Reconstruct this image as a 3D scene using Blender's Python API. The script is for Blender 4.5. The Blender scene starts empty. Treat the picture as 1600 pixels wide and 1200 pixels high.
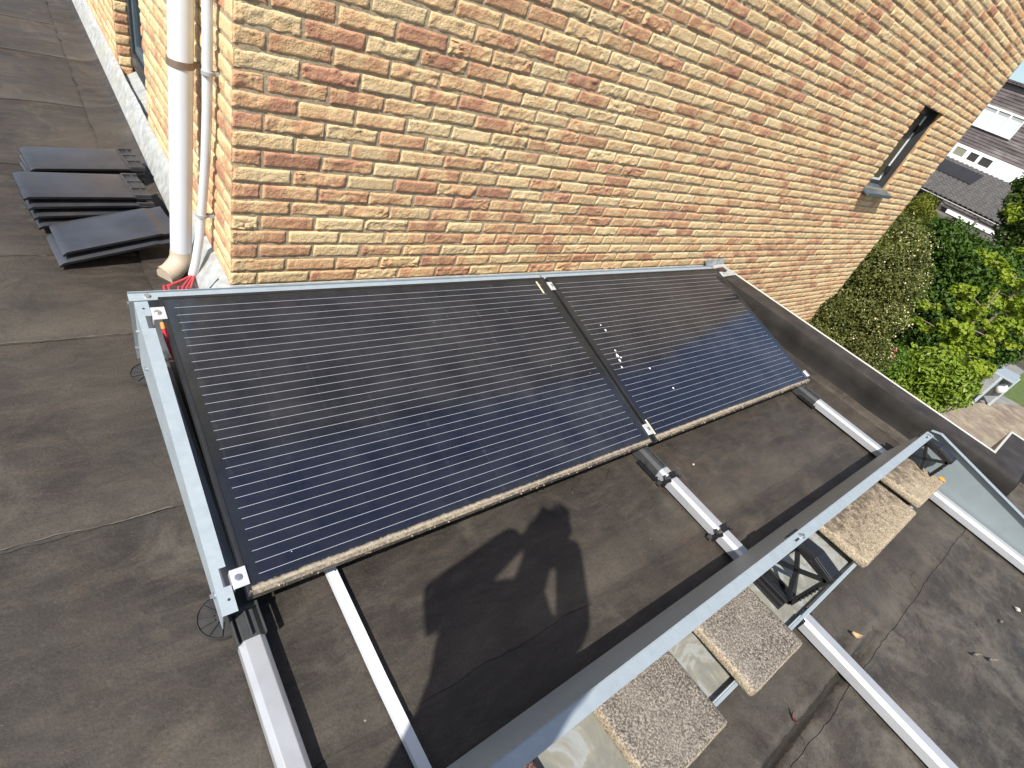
import bpy, math, random
import numpy as np
from mathutils import Vector, Matrix

rng = np.random.default_rng(7)
random.seed(7)
scene = bpy.context.scene
COL = scene.collection

# ------------------------------------------------------------------ camera
RM = [(0.768092, -0.555686, 0.318195), (-0.162381, -0.6497, -0.742645), (0.619408, 0.518751, -0.589262)]
CAM = Vector((-0.525239, -2.015909, 1.336442))
cd = bpy.data.cameras.new('camera')
cam = bpy.data.objects.new('camera', cd)
COL.objects.link(cam)
m = Matrix.Identity(4)
for i in range(3):
    m[i][0] = RM[0][i]; m[i][1] = -RM[1][i]; m[i][2] = -RM[2][i]; m[i][3] = CAM[i]
cam.matrix_world = m
cd.sensor_width = 36.0
cd.lens = 830.94 / 1600 * 36
cd.clip_start = 0.01
cd.clip_end = 500
scene.camera = cam

# ------------------------------------------------------------------ light
SUNV = Vector((-0.76, -0.387, 1.0)).normalized()          # towards the sun
sun_el = math.asin(SUNV.z)
w = bpy.data.worlds.new('World')
scene.world = w
w.use_nodes = True
nt = w.node_tree
sky = nt.nodes.new('ShaderNodeTexSky')
sky.sky_type = 'NISHITA'
sky.sun_disc = False
sky.sun_elevation = sun_el
sky.sun_rotation = math.atan2(SUNV.x, SUNV.y)
sky.air_density = 1.0
sky.dust_density = 1.5
bgn = nt.nodes['Background']
nt.links.new(sky.outputs[0], bgn.inputs[0])
bgn.inputs[1].default_value = 0.11
sd = bpy.data.lights.new('sun', 'SUN')
sd.energy = 4.6
sd.angle = math.radians(0.53)
sd.color = (1.0, 0.965, 0.91)
sun = bpy.data.objects.new('sun', sd)
COL.objects.link(sun)
sun.rotation_euler = SUNV.to_track_quat('Z', 'Y').to_euler()
sun.location = (-8, -5, 12)
scene.view_settings.view_transform = 'Standard'
scene.view_settings.look = 'None'
scene.view_settings.exposure = 0.52
scene.view_settings.gamma = 1.0
scene.cycles.max_bounces = 8
scene.cycles.use_denoising = True
scene.render.filter_size = 1.05

ROOF = -0.2
GROUND = -3.1


# ------------------------------------------------------------------ noise
def _h(ix, iy, iz, seed):
    n = (ix * 374761393 + iy * 668265263 + iz * 2147483647 + seed * 144665) & 0x7fffffff
    n = (n ^ (n >> 13)) * 1274126177 & 0x7fffffff
    n = n ^ (n >> 16)
    return (n & 0xffff) / 65535.0


def vnoise(x, y, z=0.0, seed=0):
    x = np.asarray(x, float); y = np.asarray(y, float); z = np.asarray(z, float) + 0 * x
    ix = np.floor(x).astype(np.int64); iy = np.floor(y).astype(np.int64); iz = np.floor(z).astype(np.int64)
    fx = x - ix; fy = y - iy; fz = z - iz
    fx = fx * fx * (3 - 2 * fx); fy = fy * fy * (3 - 2 * fy); fz = fz * fz * (3 - 2 * fz)
    r = 0
    for dx in (0, 1):
        for dy in (0, 1):
            for dz in (0, 1):
                wgt = (fx if dx else 1 - fx) * (fy if dy else 1 - fy) * (fz if dz else 1 - fz)
                r = r + wgt * _h(ix + dx, iy + dy, iz + dz, seed)
    return r


def fbm(x, y, z=0.0, seed=0, oct=3):
    r = 0; a = 0.5
    for o in range(oct):
        r = r + a * (vnoise(x, y, z, seed + o) - 0.5)
        x = np.asarray(x) * 2.03; y = np.asarray(y) * 2.03; z = np.asarray(z) * 2.03; a *= 0.5
    return r


# ------------------------------------------------------------------ object helpers
class MB:
    def __init__(s):
        s.v = []; s.f = []; s.mi = []

    def add(s, vs, fs, mi=0):
        b = len(s.v)
        s.v += [tuple(p) for p in vs]
        s.f += [tuple(b + i for i in f) for f in fs]
        s.mi += [mi] * len(fs)

    def box(s, c, d, M=None, mi=0):
        c = Vector(c); h = [x / 2 for x in d]
        vs = []
        for sx in (-1, 1):
            for sy in (-1, 1):
                for sz in (-1, 1):
                    p = Vector((sx * h[0], sy * h[1], sz * h[2]))
                    if M is not None: p = M @ p
                    vs.append(c + p)
        s.add(vs, [(0, 1, 3, 2), (4, 6, 7, 5), (0, 4, 5, 1), (2, 3, 7, 6), (0, 2, 6, 4), (1, 5, 7, 3)], mi)

    def bb(s, x0, x1, y0, y1, z0, z1, mi=0):
        s.box(((x0 + x1) / 2, (y0 + y1) / 2, (z0 + z1) / 2), (x1 - x0, y1 - y0, z1 - z0), None, mi)

    def hexa(s, bot, top, mi=0):
        n = len(bot)
        vs = list(bot) + list(top)
        fs = [tuple(range(n - 1, -1, -1)), tuple(range(n, 2 * n))]
        for i in range(n):
            j = (i + 1) % n
            fs.append((i, j, n + j, n + i))
        s.add(vs, fs, mi)

    def bar(s, a, b, wx, wz, up=(0, 0, 1), mi=0):
        a = Vector(a); b = Vector(b); d = (b - a); L = d.length; d.normalize()
        u = Vector(up); x = d.cross(u)
        if x.length < 1e-4: x = d.cross(Vector((1, 0, 0)))
        x.normalize(); z = x.cross(d)
        M = Matrix((x, d, z)).transposed()
        s.box((a + b) / 2, (wx, L, wz), M, mi)

    def tube(s, pts, r, n=10, mi=0, cap=True):
        pts = [Vector(p) for p in pts]
        rr = r if isinstance(r, (list, tuple)) else [r] * len(pts)
        rings = []
        prev = None
        for i, p in enumerate(pts):
            t = (pts[min(i + 1, len(pts) - 1)] - pts[max(i - 1, 0)]).normalized()
            if prev is None:
                x = t.cross(Vector((0.3, 0.2, 1)))
                if x.length < 1e-3: x = t.cross(Vector((1, 0, 0)))
            else:
                x = prev - t * prev.dot(t)
            x.normalize(); prev = x
            y = t.cross(x)
            rings.append([p + (x * math.cos(2 * math.pi * k / n) + y * math.sin(2 * math.pi * k / n)) * rr[i] for k in range(n)])
        vs = [q for r_ in rings for q in r_]
        fs = []
        for i in range(len(pts) - 1):
            for k in range(n):
                k2 = (k + 1) % n
                fs.append((i * n + k, i * n + k2, (i + 1) * n + k2, (i + 1) * n + k))
        if cap:
            fs.append(tuple(range(n - 1, -1, -1)))
            fs.append(tuple((len(pts) - 1) * n + k for k in range(n)))
        s.add(vs, fs, mi)

    def extrude(s, prof, axis, a, b, mi=0, closed=True):
        """prof: 2D points; axis 'x': (y,z) profile swept x a..b; axis 'y': (x,z) swept y a..b"""
        def P(p, t):
            return (t, p[0], p[1]) if axis == 'x' else (p[0], t, p[1])
        n = len(prof)
        vs = [P(p, a) for p in prof] + [P(p, b) for p in prof]
        fs = []
        for i in range(n if closed else n - 1):
            j = (i + 1) % n
            fs.append((i, j, n + j, n + i))
        if closed:
            fs += [tuple(range(n - 1, -1, -1)), tuple(range(n, 2 * n))]
        s.add(vs, fs, mi)


def mesh_obj(name, v, f, mats, parent=None, mi=None, smooth=False, angle=None):
    me = bpy.data.meshes.new(name)
    off = parent.matrix_world.translation if parent is not None else Vector((0, 0, 0))
    if parent is not None:
        off = rootloc(parent)
    if isinstance(v, np.ndarray):
        v = v - np.array(off)[None, :]
        nv = len(v)
        me.vertices.add(nv)
        me.vertices.foreach_set('co', v.astype(np.float32).ravel())
        f = np.asarray(f, dtype=np.int32)
        k = f.shape[1]
        me.loops.add(f.size)
        me.loops.foreach_set('vertex_index', f.ravel())
        me.polygons.add(len(f))
        me.polygons.foreach_set('loop_start', np.arange(0, f.size, k, dtype=np.int32))
        me.polygons.foreach_set('loop_total', np.full(len(f), k, dtype=np.int32))
        if mi is not None: me.polygons.foreach_set('material_index', np.asarray(mi, dtype=np.int32))
        me.update(calc_edges=True)
    else:
        me.from_pydata([tuple(Vector(p) - off) for p in v], [], f)
        if mi is not None: me.polygons.foreach_set('material_index', mi)
        me.update()
    if not isinstance(mats, (list, tuple)): mats = [mats]
    for x in mats: me.materials.append(x)
    if smooth:
        me.polygons.foreach_set('use_smooth', [True] * len(me.polygons))
        if angle is not None:
            try: me.set_sharp_from_angle(angle=math.radians(angle))
            except Exception: pass
    o = bpy.data.objects.new(name, me)
    COL.objects.link(o)
    if parent is not None: o.parent = parent
    me.validate()
    return o


def rootloc(o):
    l = Vector((0, 0, 0))
    while o is not None:
        l = l + o.location
        o = o.parent
    return l


def build(mb, name, mats, parent=None, bevel=0.0, smooth=False, angle=35, seg=2):
    o = mesh_obj(name, mb.v, mb.f, mats, parent, mb.mi, smooth, angle)
    # outward normals
    import bmesh
    bm = bmesh.new(); bm.from_mesh(o.data)
    bmesh.ops.recalc_face_normals(bm, faces=bm.faces)
    bm.to_mesh(o.data); bm.free()
    if bevel:
        md = o.modifiers.new('bevel', 'BEVEL'); md.width = bevel; md.segments = seg; md.limit_method = 'ANGLE'
        md.angle_limit = math.radians(40)
        o.data.polygons.foreach_set('use_smooth', [True] * len(o.data.polygons))
        md2 = o.modifiers.new('wn', 'WEIGHTED_NORMAL'); md2.keep_sharp = True
    return o


def empty(name, loc, label, cat, group=None):
    o = bpy.data.objects.new(name, None)
    COL.objects.link(o)
    o.location = loc
    o.empty_display_size = 0.1
    tag(o, label, cat, group)
    return o


def tag(o, label, cat, group=None):
    o['label'] = label; o['category'] = cat
    if group: o['group'] = group
    return o


def structure(o):
    o['kind'] = 'structure'
    return o


def stuff(o):
    o['kind'] = 'stuff'
    return o


def copy_thing(root, dloc, label, group=None):
    def rec(o, par):
        c = o.copy(); COL.objects.link(c)
        if par is not None:
            c.parent = par
        for ch in [x for x in bpy.data.objects if x.parent == o]:
            rec(ch, c)
        return c
    c = rec(root, None)
    c.location = Vector(root.location) + Vector(dloc)
    c['label'] = label
    if group: c['group'] = group
    return c


# ------------------------------------------------------------------ materials
def new_mat(name):
    mt = bpy.data.materials.new(name); mt.use_nodes = True
    return mt, mt.node_tree, mt.node_tree.nodes['Principled BSDF']


def N(t, typ, **kw):
    n = t.nodes.new(typ)
    for k, v_ in kw.items(): setattr(n, k, v_)
    return n


def setin(n, **kw):
    for k, v_ in kw.items():
        n.inputs[k.replace('_', ' ')].default_value = v_
    return n


def coord(t, scale=(1, 1, 1), out='Object'):
    tc = N(t, 'ShaderNodeTexCoord'); mp = N(t, 'ShaderNodeMapping')
    mp.inputs['Scale'].default_value = scale
    t.links.new(tc.outputs[out], mp.inputs[0])
    return mp.outputs[0]


def geocoord(t, scale=(1, 1, 1), rotz=0.0):
    g = N(t, 'ShaderNodeNewGeometry'); mp = N(t, 'ShaderNodeMapping')
    mp.inputs['Scale'].default_value = scale
    mp.inputs['Rotation'].default_value = (0, 0, rotz)
    t.links.new(g.outputs['Position'], mp.inputs[0])
    return mp.outputs[0]


def noise(t, vec, scale, detail=4, rough=0.55, dist=0.0):
    n = N(t, 'ShaderNodeTexNoise')
    setin(n, Scale=scale, Detail=detail, Roughness=rough, Distortion=dist)
    t.links.new(vec, n.inputs['Vector'])
    return n.outputs['Fac']


def ramp(t, fac, stops):
    r = N(t, 'ShaderNodeValToRGB')
    e = r.color_ramp.elements
    while len(e) < len(stops): e.new(0.5)
    for el, (p, c) in zip(e, stops):
        el.position = p
        el.color = (c, c, c, 1) if isinstance(c, (int, float)) else (*c, 1)
    t.links.new(fac, r.inputs[0])
    return r.outputs[0]


def mix(t, fac, a, b, mode='MIX'):
    n = N(t, 'ShaderNodeMix', data_type='RGBA', blend_type=mode)
    for sock, val in ((0, fac), (6, a), (7, b)):
        if hasattr(val, 'is_linked'): t.links.new(val, n.inputs[sock])
        elif isinstance(val, (int, float)): n.inputs[sock].default_value = val if sock == 0 else (val, val, val, 1)
        else: n.inputs[sock].default_value = (*val, 1)
    return n.outputs[2]


def mth(t, op, a, b=None, c=None, clamp=False):
    n = N(t, 'ShaderNodeMath', operation=op, use_clamp=clamp)
    for i, val in enumerate((a, b, c)):
        if val is None: continue
        if hasattr(val, 'is_linked'): t.links.new(val, n.inputs[i])
        else: n.inputs[i].default_value = val
    return n.outputs[0]


def bump(t, bsdf, h, strength=0.3, dist=0.01):
    b = N(t, 'ShaderNodeBump'); setin(b, Strength=strength, Distance=dist)
    t.links.new(h, b.inputs['Height']); t.links.new(b.outputs[0], bsdf.inputs['Normal'])


def simple(name, col, rough=0.5, metal=0.0, var=0.15, scale=30, bumpk=0.0, spec=0.5, dirt=None, dirt_amt=0.5):
    mt, t, b = new_mat(name)
    g = geocoord(t)
    n1 = noise(t, g, scale, 5)
    lo = tuple(c * (1 - var) for c in col); hi = tuple(min(1, c * (1 + var)) for c in col)
    c = ramp(t, n1, [(0.3, lo), (0.7, hi)])
    if dirt is not None:
        n2 = noise(t, g, 7, 6, 0.65)
        c = mix(t, mth(t, 'MULTIPLY', ramp(t, n2, [(0.5, 0.0), (0.72, 1.0)]), dirt_amt), c, dirt)
    t.links.new(c, b.inputs['Base Color'])
    rr = ramp(t, noise(t, g, scale * 0.4, 3), [(0.3, max(0, rough - 0.08)), (0.7, min(1, rough + 0.08))])
    t.links.new(rr, b.inputs['Roughness'])
    setin(b, Metallic=metal)
    b.inputs['Specular IOR Level'].default_value = spec
    if bumpk: bump(t, b, noise(t, g, scale * 3, 3), bumpk, 0.002)
    return mt


def mat_brick():
    mt, t, b = new_mat('hand_formed_brick')
    at = N(t, 'ShaderNodeAttribute', attribute_name='brk')
    sp = N(t, 'ShaderNodeSeparateColor'); t.links.new(at.outputs['Color'], sp.inputs[0])
    g = geocoord(t)
    # shift the noise per brick
    cb = N(t, 'ShaderNodeCombineXYZ')
    t.links.new(mth(t, 'MULTIPLY', sp.outputs[0], 37.0), cb.inputs[0])
    t.links.new(mth(t, 'MULTIPLY', sp.outputs[1], 53.0), cb.inputs[1])
    va = N(t, 'ShaderNodeVectorMath', operation='ADD')
    t.links.new(g, va.inputs[0]); t.links.new(cb.outputs[0], va.inputs[1])
    big = noise(t, va.outputs[0], 9, 3, 0.5, 0.6)
    fac = mth(t, 'ADD', mth(t, 'MULTIPLY', mth(t, 'SUBTRACT', big, 0.5), 2.2), mth(t, 'SUBTRACT', mth(t, 'MULTIPLY', sp.outputs[0], 0.95), 0.08))
    c = ramp(t, fac, [(0.0, (0.77, 0.57, 0.315)), (0.28, (0.75, 0.515, 0.27)), (0.52, (0.70, 0.435, 0.23)), (0.78, (0.61, 0.335, 0.185)), (1.0, (0.50, 0.25, 0.155))])
    # pale lime bloom and dark specks
    n2 = noise(t, va.outputs[0], 22, 5, 0.7)
    c = mix(t, ramp(t, n2, [(0.55, 0.0), (0.78, 0.45)]), c, (0.78, 0.60, 0.34))
    n3 = noise(t, g, 95, 4, 0.7)
    c = mix(t, ramp(t, n3, [(0.26, 0.5), (0.38, 0.0)]), c, (0.20, 0.12, 0.07))
    # fold lines of the clay, drawn in the colour as thin dark brown lines
    fl = mth(t, 'ABSOLUTE', mth(t, 'SUBTRACT', noise(t, va.outputs[0], 17, 4, 0.6, 1.2), 0.5))
    fm = mth(t, 'MULTIPLY', ramp(t, fl, [(0.0, 0.8), (0.014, 0.0)]), ramp(t, noise(t, va.outputs[0], 8, 2), [(0.5, 0.0), (0.6, 1.0)]))
    c = mix(t, fm, c, (0.16, 0.085, 0.05))
    hue = ramp(t, sp.outputs[1], [(0.0, 0.88), (0.5, 1.0), (1.0, 1.07)])
    c = mix(t, 1.0, c, hue, 'MULTIPLY')
    t.links.new(c, b.inputs['Base Color'])
    setin(b, Roughness=0.9)
    b.inputs['Specular IOR Level'].default_value = 0.2
    h = mth(t, 'ADD', noise(t, g, 140, 4, 0.65), mth(t, 'MULTIPLY', noise(t, g, 55, 3), 1.4))
    bump(t, b, h, 0.8, 0.005)
    return mt


def mat_mortar():
    mt, t, b = new_mat('weathered_mortar')
    g = geocoord(t)
    c = ramp(t, noise(t, g, 60, 6, 0.7), [(0.3, (0.29, 0.225, 0.14)), (0.55, (0.46, 0.37, 0.24)), (0.75, (0.60, 0.51, 0.36))])
    t.links.new(c, b.inputs['Base Color'])
    setin(b, Roughness=0.95)
    b.inputs['Specular IOR Level'].default_value = 0.1
    bump(t, b, noise(t, g, 220, 5, 0.7), 0.8, 0.004)
    return mt


LAPS = [4.03, 3.225, 2.31, 1.43, 0.556, -0.012, -0.868, -1.70, -2.405]


def mat_membrane(name='roof_membrane'):
    mt, t, b = new_mat(name)
    g = geocoord(t)
    gs = geocoord(t, (1.6, 6.0, 3.0), 0.05)
    big = noise(t, g, 1.1, 7, 0.66, 0.8)
    mid = noise(t, g, 5.5, 7, 0.7, 0.6)
    streak = noise(t, gs, 3.1, 7, 0.72, 0.8)
    c = ramp(t, big, [(0.32, (0.024, 0.020, 0.0165)), (0.5, (0.043, 0.0355, 0.0285)), (0.68, (0.076, 0.062, 0.047))])
    c = mix(t, ramp(t, streak, [(0.45, 0.0), (0.72, 0.6)]), c, (0.095, 0.077, 0.057))
    c = mix(t, ramp(t, mid, [(0.3, 0.5), (0.48, 0.0)]), c, (0.021, 0.0185, 0.0165))
    # dried silt where water stands: patches, and bands on the uphill side of the laps
    g2 = N(t, 'ShaderNodeNewGeometry'); sp = N(t, 'ShaderNodeSeparateXYZ'); t.links.new(g2.outputs['Position'], sp.inputs[0])
    yy = mth(t, 'DIVIDE', mth(t, 'ADD', sp.outputs[1], 3.0), 8.0)
    st = [(0.0, 0.0)]
    for l in sorted(LAPS):
        q_ = (l + 3.0) / 8.0
        st += [(q_ - 0.001, 0.0), (q_ + 0.003, 0.85), (q_ + 0.024, 0.0)]
    band = ramp(t, yy, st)
    silt = noise(t, g, 3.4, 9, 0.72, 0.6)
    sf = mth(t, 'MULTIPLY', band, ramp(t, noise(t, g, 2.1, 6, 0.7), [(0.38, 0.0), (0.62, 0.75)]))
    sf = mth(t, 'MAXIMUM', sf, ramp(t, silt, [(0.55, 0.0), (0.70, 0.55)]))
    c = mix(t, sf, c, (0.125, 0.108, 0.082))
    c = mix(t, ramp(t, noise(t, g, 0.9, 4), [(0.5, 0.0), (0.68, 0.3)]), c, (0.042, 0.043, 0.034))
    c = mix(t, ramp(t, noise(t, g, 1.7, 6, 0.7, 1.0), [(0.60, 0.0), (0.75, 0.35)]), c, (0.11, 0.068, 0.042))
    wr = mth(t, 'MULTIPLY', mth(t, 'MULTIPLY_ADD', sp.outputs[1], -3.0, -6.3, clamp=True), ramp(t, mth(t, 'ABSOLUTE', mth(t, 'SUBTRACT', noise(t, g, 2.3, 5, 0.6, 0.6), 0.5)), [(0.0, 0.75), (0.012, 0.0)]))
    c = mix(t, wr, c, (0.022, 0.018, 0.014))
    # grey scuffs towards the front corner
    scu = noise(t, g, 3.2, 9, 0.75, 0.4)
    fr = mth(t, 'MULTIPLY', mth(t, 'MULTIPLY_ADD', sp.outputs[1], -2.5, -5.2, clamp=True), ramp(t, scu, [(0.46, 0.0), (0.60, 0.65)]))
    c = mix(t, fr, c, (0.145, 0.128, 0.102))
    fr2 = mth(t, 'MULTIPLY', mth(t, 'MULTIPLY_ADD', sp.outputs[1], -2.5, -5.2, clamp=True), ramp(t, noise(t, g, 6.5, 8, 0.75, 0.3), [(0.34, 0.7), (0.46, 0.0)]))
    c = mix(t, fr2, c, (0.030, 0.026, 0.021))
    gd = mth(t, 'ABSOLUTE', mth(t, 'ADD', mth(t, 'ADD', sp.outputs[1], 2.362), mth(t, 'MULTIPLY', mth(t, 'SUBTRACT', noise(t, g, 30, 4), 0.5), 0.02)))
    gm = mth(t, 'MULTIPLY', mth(t, 'LESS_THAN', gd, 0.013), mth(t, 'MULTIPLY_ADD', sp.outputs[0], -3.0, 5.6, clamp=True))
    c = mix(t, mth(t, 'MULTIPLY', gm, 0.8), c, (0.022, 0.018, 0.012))
    fine = noise(t, g, 130, 4, 0.75)
    c = mix(t, ramp(t, fine, [(0.3, 0.5), (0.5, 0.0)]), c, (0.017, 0.015, 0.013))
    c = mix(t, ramp(t, fine, [(0.56, 0.0), (0.72, 0.35)]), c, (0.11, 0.098, 0.082))
    spk = N(t, 'ShaderNodeTexVoronoi'); setin(spk, Scale=17.0); t.links.new(g, spk.inputs['Vector'])
    wn = N(t, 'ShaderNodeSeparateColor'); t.links.new(spk.outputs['Color'], wn.inputs[0])
    c = mix(t, mth(t, 'MULTIPLY', mth(t, 'LESS_THAN', spk.outputs['Distance'], mth(t, 'MULTIPLY', mth(t, 'POWER', wn.outputs[0], 5.0), 0.05)), 0.7), c, (0.34, 0.31, 0.25))
    t.links.new(c, b.inputs['Base Color'])
    r = ramp(t, mid, [(0.3, 0.40), (0.7, 0.66)])
    t.links.new(r, b.inputs['Roughness'])
    b.inputs['Specular IOR Level'].default_value = 0.42
    h = mth(t, 'ADD', mth(t, 'MULTIPLY', noise(t, g, 6, 5), 2.0), mth(t, 'MULTIPLY', fine, 0.35))
    bump(t, b, h, 0.4, 0.01)
    return mt


def mat_panel():
    """cells, busbars and grid gaps printed under the glass; UV in metres"""
    mt, t, b = new_mat('solar_glass')
    uv = N(t, 'ShaderNodeUVMap'); uv.uv_map = 'UVMap'
    sx = N(t, 'ShaderNodeSeparateXYZ'); t.links.new(uv.outputs[0], sx.inputs[0])
    x, y = sx.outputs[0], sx.outputs[1]
    p = 0.1577
    cy = mth(t, 'DIVIDE', mth(t, 'SUBTRACT', y, 0.0325), p)
    cx = mth(t, 'DIVIDE', mth(t, 'SUBTRACT', x, 0.045), 0.161)
    fy = mth(t, 'FRACT', cy)
    fx = mth(t, 'FRACT', cx)
    bus = mth(t, 'ABSOLUTE', mth(t, 'SUBTRACT', mth(t, 'FRACT', mth(t, 'MULTIPLY', fy, 5.0)), 0.5))
    bus = mth(t, 'LESS_THAN', bus, 0.018)
    inx = mth(t, 'MULTIPLY', mth(t, 'GREATER_THAN', x, 0.037), mth(t, 'LESS_THAN', x, 1.652))
    iny = mth(t, 'MULTIPLY', mth(t, 'GREATER_THAN', cy, 0.0), mth(t, 'LESS_THAN', cy, 6.0))
    ins = mth(t, 'MULTIPLY', inx, iny)
    bus = mth(t, 'MULTIPLY', bus, ins)
    dy = mth(t, 'MULTIPLY', mth(t, 'SUBTRACT', 0.5, mth(t, 'ABSOLUTE', mth(t, 'SUBTRACT', fy, 0.5))), p)
    dx = mth(t, 'MULTIPLY', mth(t, 'SUBTRACT', 0.5, mth(t, 'ABSOLUTE', mth(t, 'SUBTRACT', fx, 0.5))), 0.161)
    gap = mth(t, 'MAXIMUM', mth(t, 'LESS_THAN', dx, 0.0010), mth(t, 'LESS_THAN', dy, 0.0008))
    dia = mth(t, 'LESS_THAN', mth(t, 'ADD', dx, dy), 0.0105)
    gap = mth(t, 'MULTIPLY', mth(t, 'MAXIMUM', gap, dia), ins)
    n1 = noise(t, uv.outputs[0], 3, 5, 0.6)
    cell = ramp(t, n1, [(0.3, (0.0070, 0.0080, 0.0140)), (0.7, (0.0110, 0.0122, 0.0200))])
    c = mix(t, ins, (0.0105, 0.0115, 0.013), cell)
    gapv = mth(t, 'MULTIPLY', gap, ramp(t, noise(t, uv.outputs[0], 1.8, 2), [(0.46, 0.03), (0.70, 0.42)]))
    c = mix(t, gapv, c, (0.075, 0.078, 0.078))
    c = mix(t, mth(t, 'MULTIPLY', bus, 0.85), c, (0.52, 0.54, 0.56))
    # dust film, rain streaks, droppings
    dust = noise(t, uv.outputs[0], 6, 8, 0.7)
    df = mth(t, 'MULTIPLY', ramp(t, dust, [(0.35, 0.010), (0.8, 0.085)]), mth(t, 'MULTIPLY_ADD', ramp(t, noise(t, uv.outputs[0], 1.1, 3), [(0.4, 0.0), (0.65, 1.0)]), 1.2, 0.5))
    spk = N(t, 'ShaderNodeTexVoronoi'); setin(spk, Scale=15.0); t.links.new(uv.outputs[0], spk.inputs['Vector'])
    wn = N(t, 'ShaderNodeSeparateColor'); t.links.new(spk.outputs['Color'], wn.inputs[0])
    sf = mth(t, 'LESS_THAN', spk.outputs['Distance'], mth(t, 'MULTIPLY', mth(t, 'POWER', wn.outputs[0], 6.0), 0.045))
    edge = mth(t, 'ADD', mth(t, 'SUBTRACT', mth(t, 'SUBTRACT', mth(t, 'MULTIPLY_ADD', noise(t, uv.outputs[0], 2.5, 3), 0.014, 0.0205), mth(t, 'MULTIPLY', x, 0.004)), y), mth(t, 'MULTIPLY', mth(t, 'SUBTRACT', noise(t, uv.outputs[0], 60, 5, 0.7), 0.5), 0.016))
    ef = mth(t, 'MULTIPLY', edge, 140.0, clamp=True)
    c = mix(t, df, c, (0.3, 0.28, 0.25))
    c = mix(t, mth(t, 'MULTIPLY', sf, 0.8), c, (0.62, 0.6, 0.55))
    sand = ramp(t, noise(t, uv.outputs[0], 90, 5, 0.7), [(0.3, (0.22, 0.175, 0.115)), (0.7, (0.46, 0.38, 0.27))])
    c = mix(t, mth(t, 'MULTIPLY', ef, 0.93), c, sand)
    t.links.new(c, b.inputs['Base Color'])
    rr = mth(t, 'ADD', ramp(t, dust, [(0.3, 0.09), (0.8, 0.17)]), mth(t, 'MULTIPLY', mth(t, 'MAXIMUM', ef, sf), 0.8), clamp=True)
    t.links.new(rr, b.inputs['Roughness'])
    b.inputs['Specular IOR Level'].default_value = 0.85
    b.inputs['Specular Tint'].default_value = (0.48, 0.70, 1.0, 1)
    return mt


def mat_frame_dirty():
    """anodised black frame, silted along its low edge"""
    mt, t, b = new_mat('black_frame_low_edge')
    g = geocoord(t)
    n = noise(t, g, 45, 6, 0.7)
    n2 = noise(t, g, 9, 4, 0.6)
    f = ramp(t, mth(t, 'ADD', n, mth(t, 'MULTIPLY', n2, 0.6)), [(0.62, 0.05), (0.9, 0.95)])
    sand = ramp(t, noise(t, g, 110, 4), [(0.3, (0.13, 0.105, 0.075)), (0.7, (0.36, 0.30, 0.21))])
    c = mix(t, f, (0.06, 0.056, 0.05), sand)
    t.links.new(c, b.inputs['Base Color'])
    setin(b, Roughness=0.62)
    bump(t, b, n, 0.5, 0.004)
    return mt


def mat_slab(name, c0, c1, c2, lich):
    mt, t, b = new_mat(name)
    g = geocoord(t)
    n = noise(t, g, 170, 4, 0.8)
    c = ramp(t, n, [(0.39, c0), (0.5, c1), (0.60, c2)])
    n2 = noise(t, g, 14, 7, 0.75, 0.6)
    if lich > 0.5:
        gg = N(t, 'ShaderNodeNewGeometry'); sy = N(t, 'ShaderNodeSeparateXYZ'); t.links.new(gg.outputs['Position'], sy.inputs[0])
        n2 = mth(t, 'ADD', noise(t, geocoord(t, (1.2, 1.0, 1)), 24, 9, 0.8, 0.3), mth(t, 'MULTIPLY_ADD', sy.outputs[1], 0.9, 1.865))
    c = mix(t, ramp(t, n2, [(0.46, 0.0), (0.60, lich)]), c, (0.085, 0.065, 0.05))
    c = mix(t, ramp(t, noise(t, g, 5, 5), [(0.5, 0.0), (0.75, 0.25)]), c, tuple(min(1, v_ * 1.15) for v_ in c2))
    t.links.new(c, b.inputs['Base Color'])
    setin(b, Roughness=0.95)
    b.inputs['Specular IOR Level'].default_value = 0.15
    bump(t, b, mth(t, 'ADD', n, n2), 0.8, 0.006)
    return mt


def mat_leaf(name, lo, hi, trans=0.35, rough=0.45):
    mt, t, b = new_mat(name)
    at = N(t, 'ShaderNodeAttribute', attribute_name='lc')
    c = ramp(t, at.outputs['Fac'], [(0.0, lo), (1.0, hi)])
    t.links.new(c, b.inputs['Base Color'])
    setin(b, Roughness=rough)
    b.inputs['Specular IOR Level'].default_value = 0.22
    tr = N(t, 'ShaderNodeBsdfTranslucent')
    tc = mix(t, 1.0, c, (1.25, 1.3, 0.7), 'MULTIPLY')
    t.links.new(tc, tr.inputs[0])
    ms = N(t, 'ShaderNodeMixShader'); ms.inputs[0].default_value = trans
    t.links.new(b.outputs[0], ms.inputs[1]); t.links.new(tr.outputs[0], ms.inputs[2])
    t.links.new(ms.outputs[0], t.nodes['Material Output'].inputs[0])
    return mt


def mat_tray():
    mt, t, b = new_mat('stained_tray_sheet')
    g = geocoord(t)
    n = noise(t, g, 7, 7, 0.65, 1.5)
    c = ramp(t, n, [(0.40, (0.19, 0.19, 0.165)), (0.5, (0.25, 0.24, 0.195)), (0.535, (0.30, 0.31, 0.30)), (0.62, (0.26, 0.27, 0.25)), (0.7, (0.22, 0.19, 0.135))])
    t.links.new(c, b.inputs['Base Color'])
    setin(b, Roughness=0.85, Metallic=0.0)
    b.inputs['Specular IOR Level'].default_value = 0.2
    return mt


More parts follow.
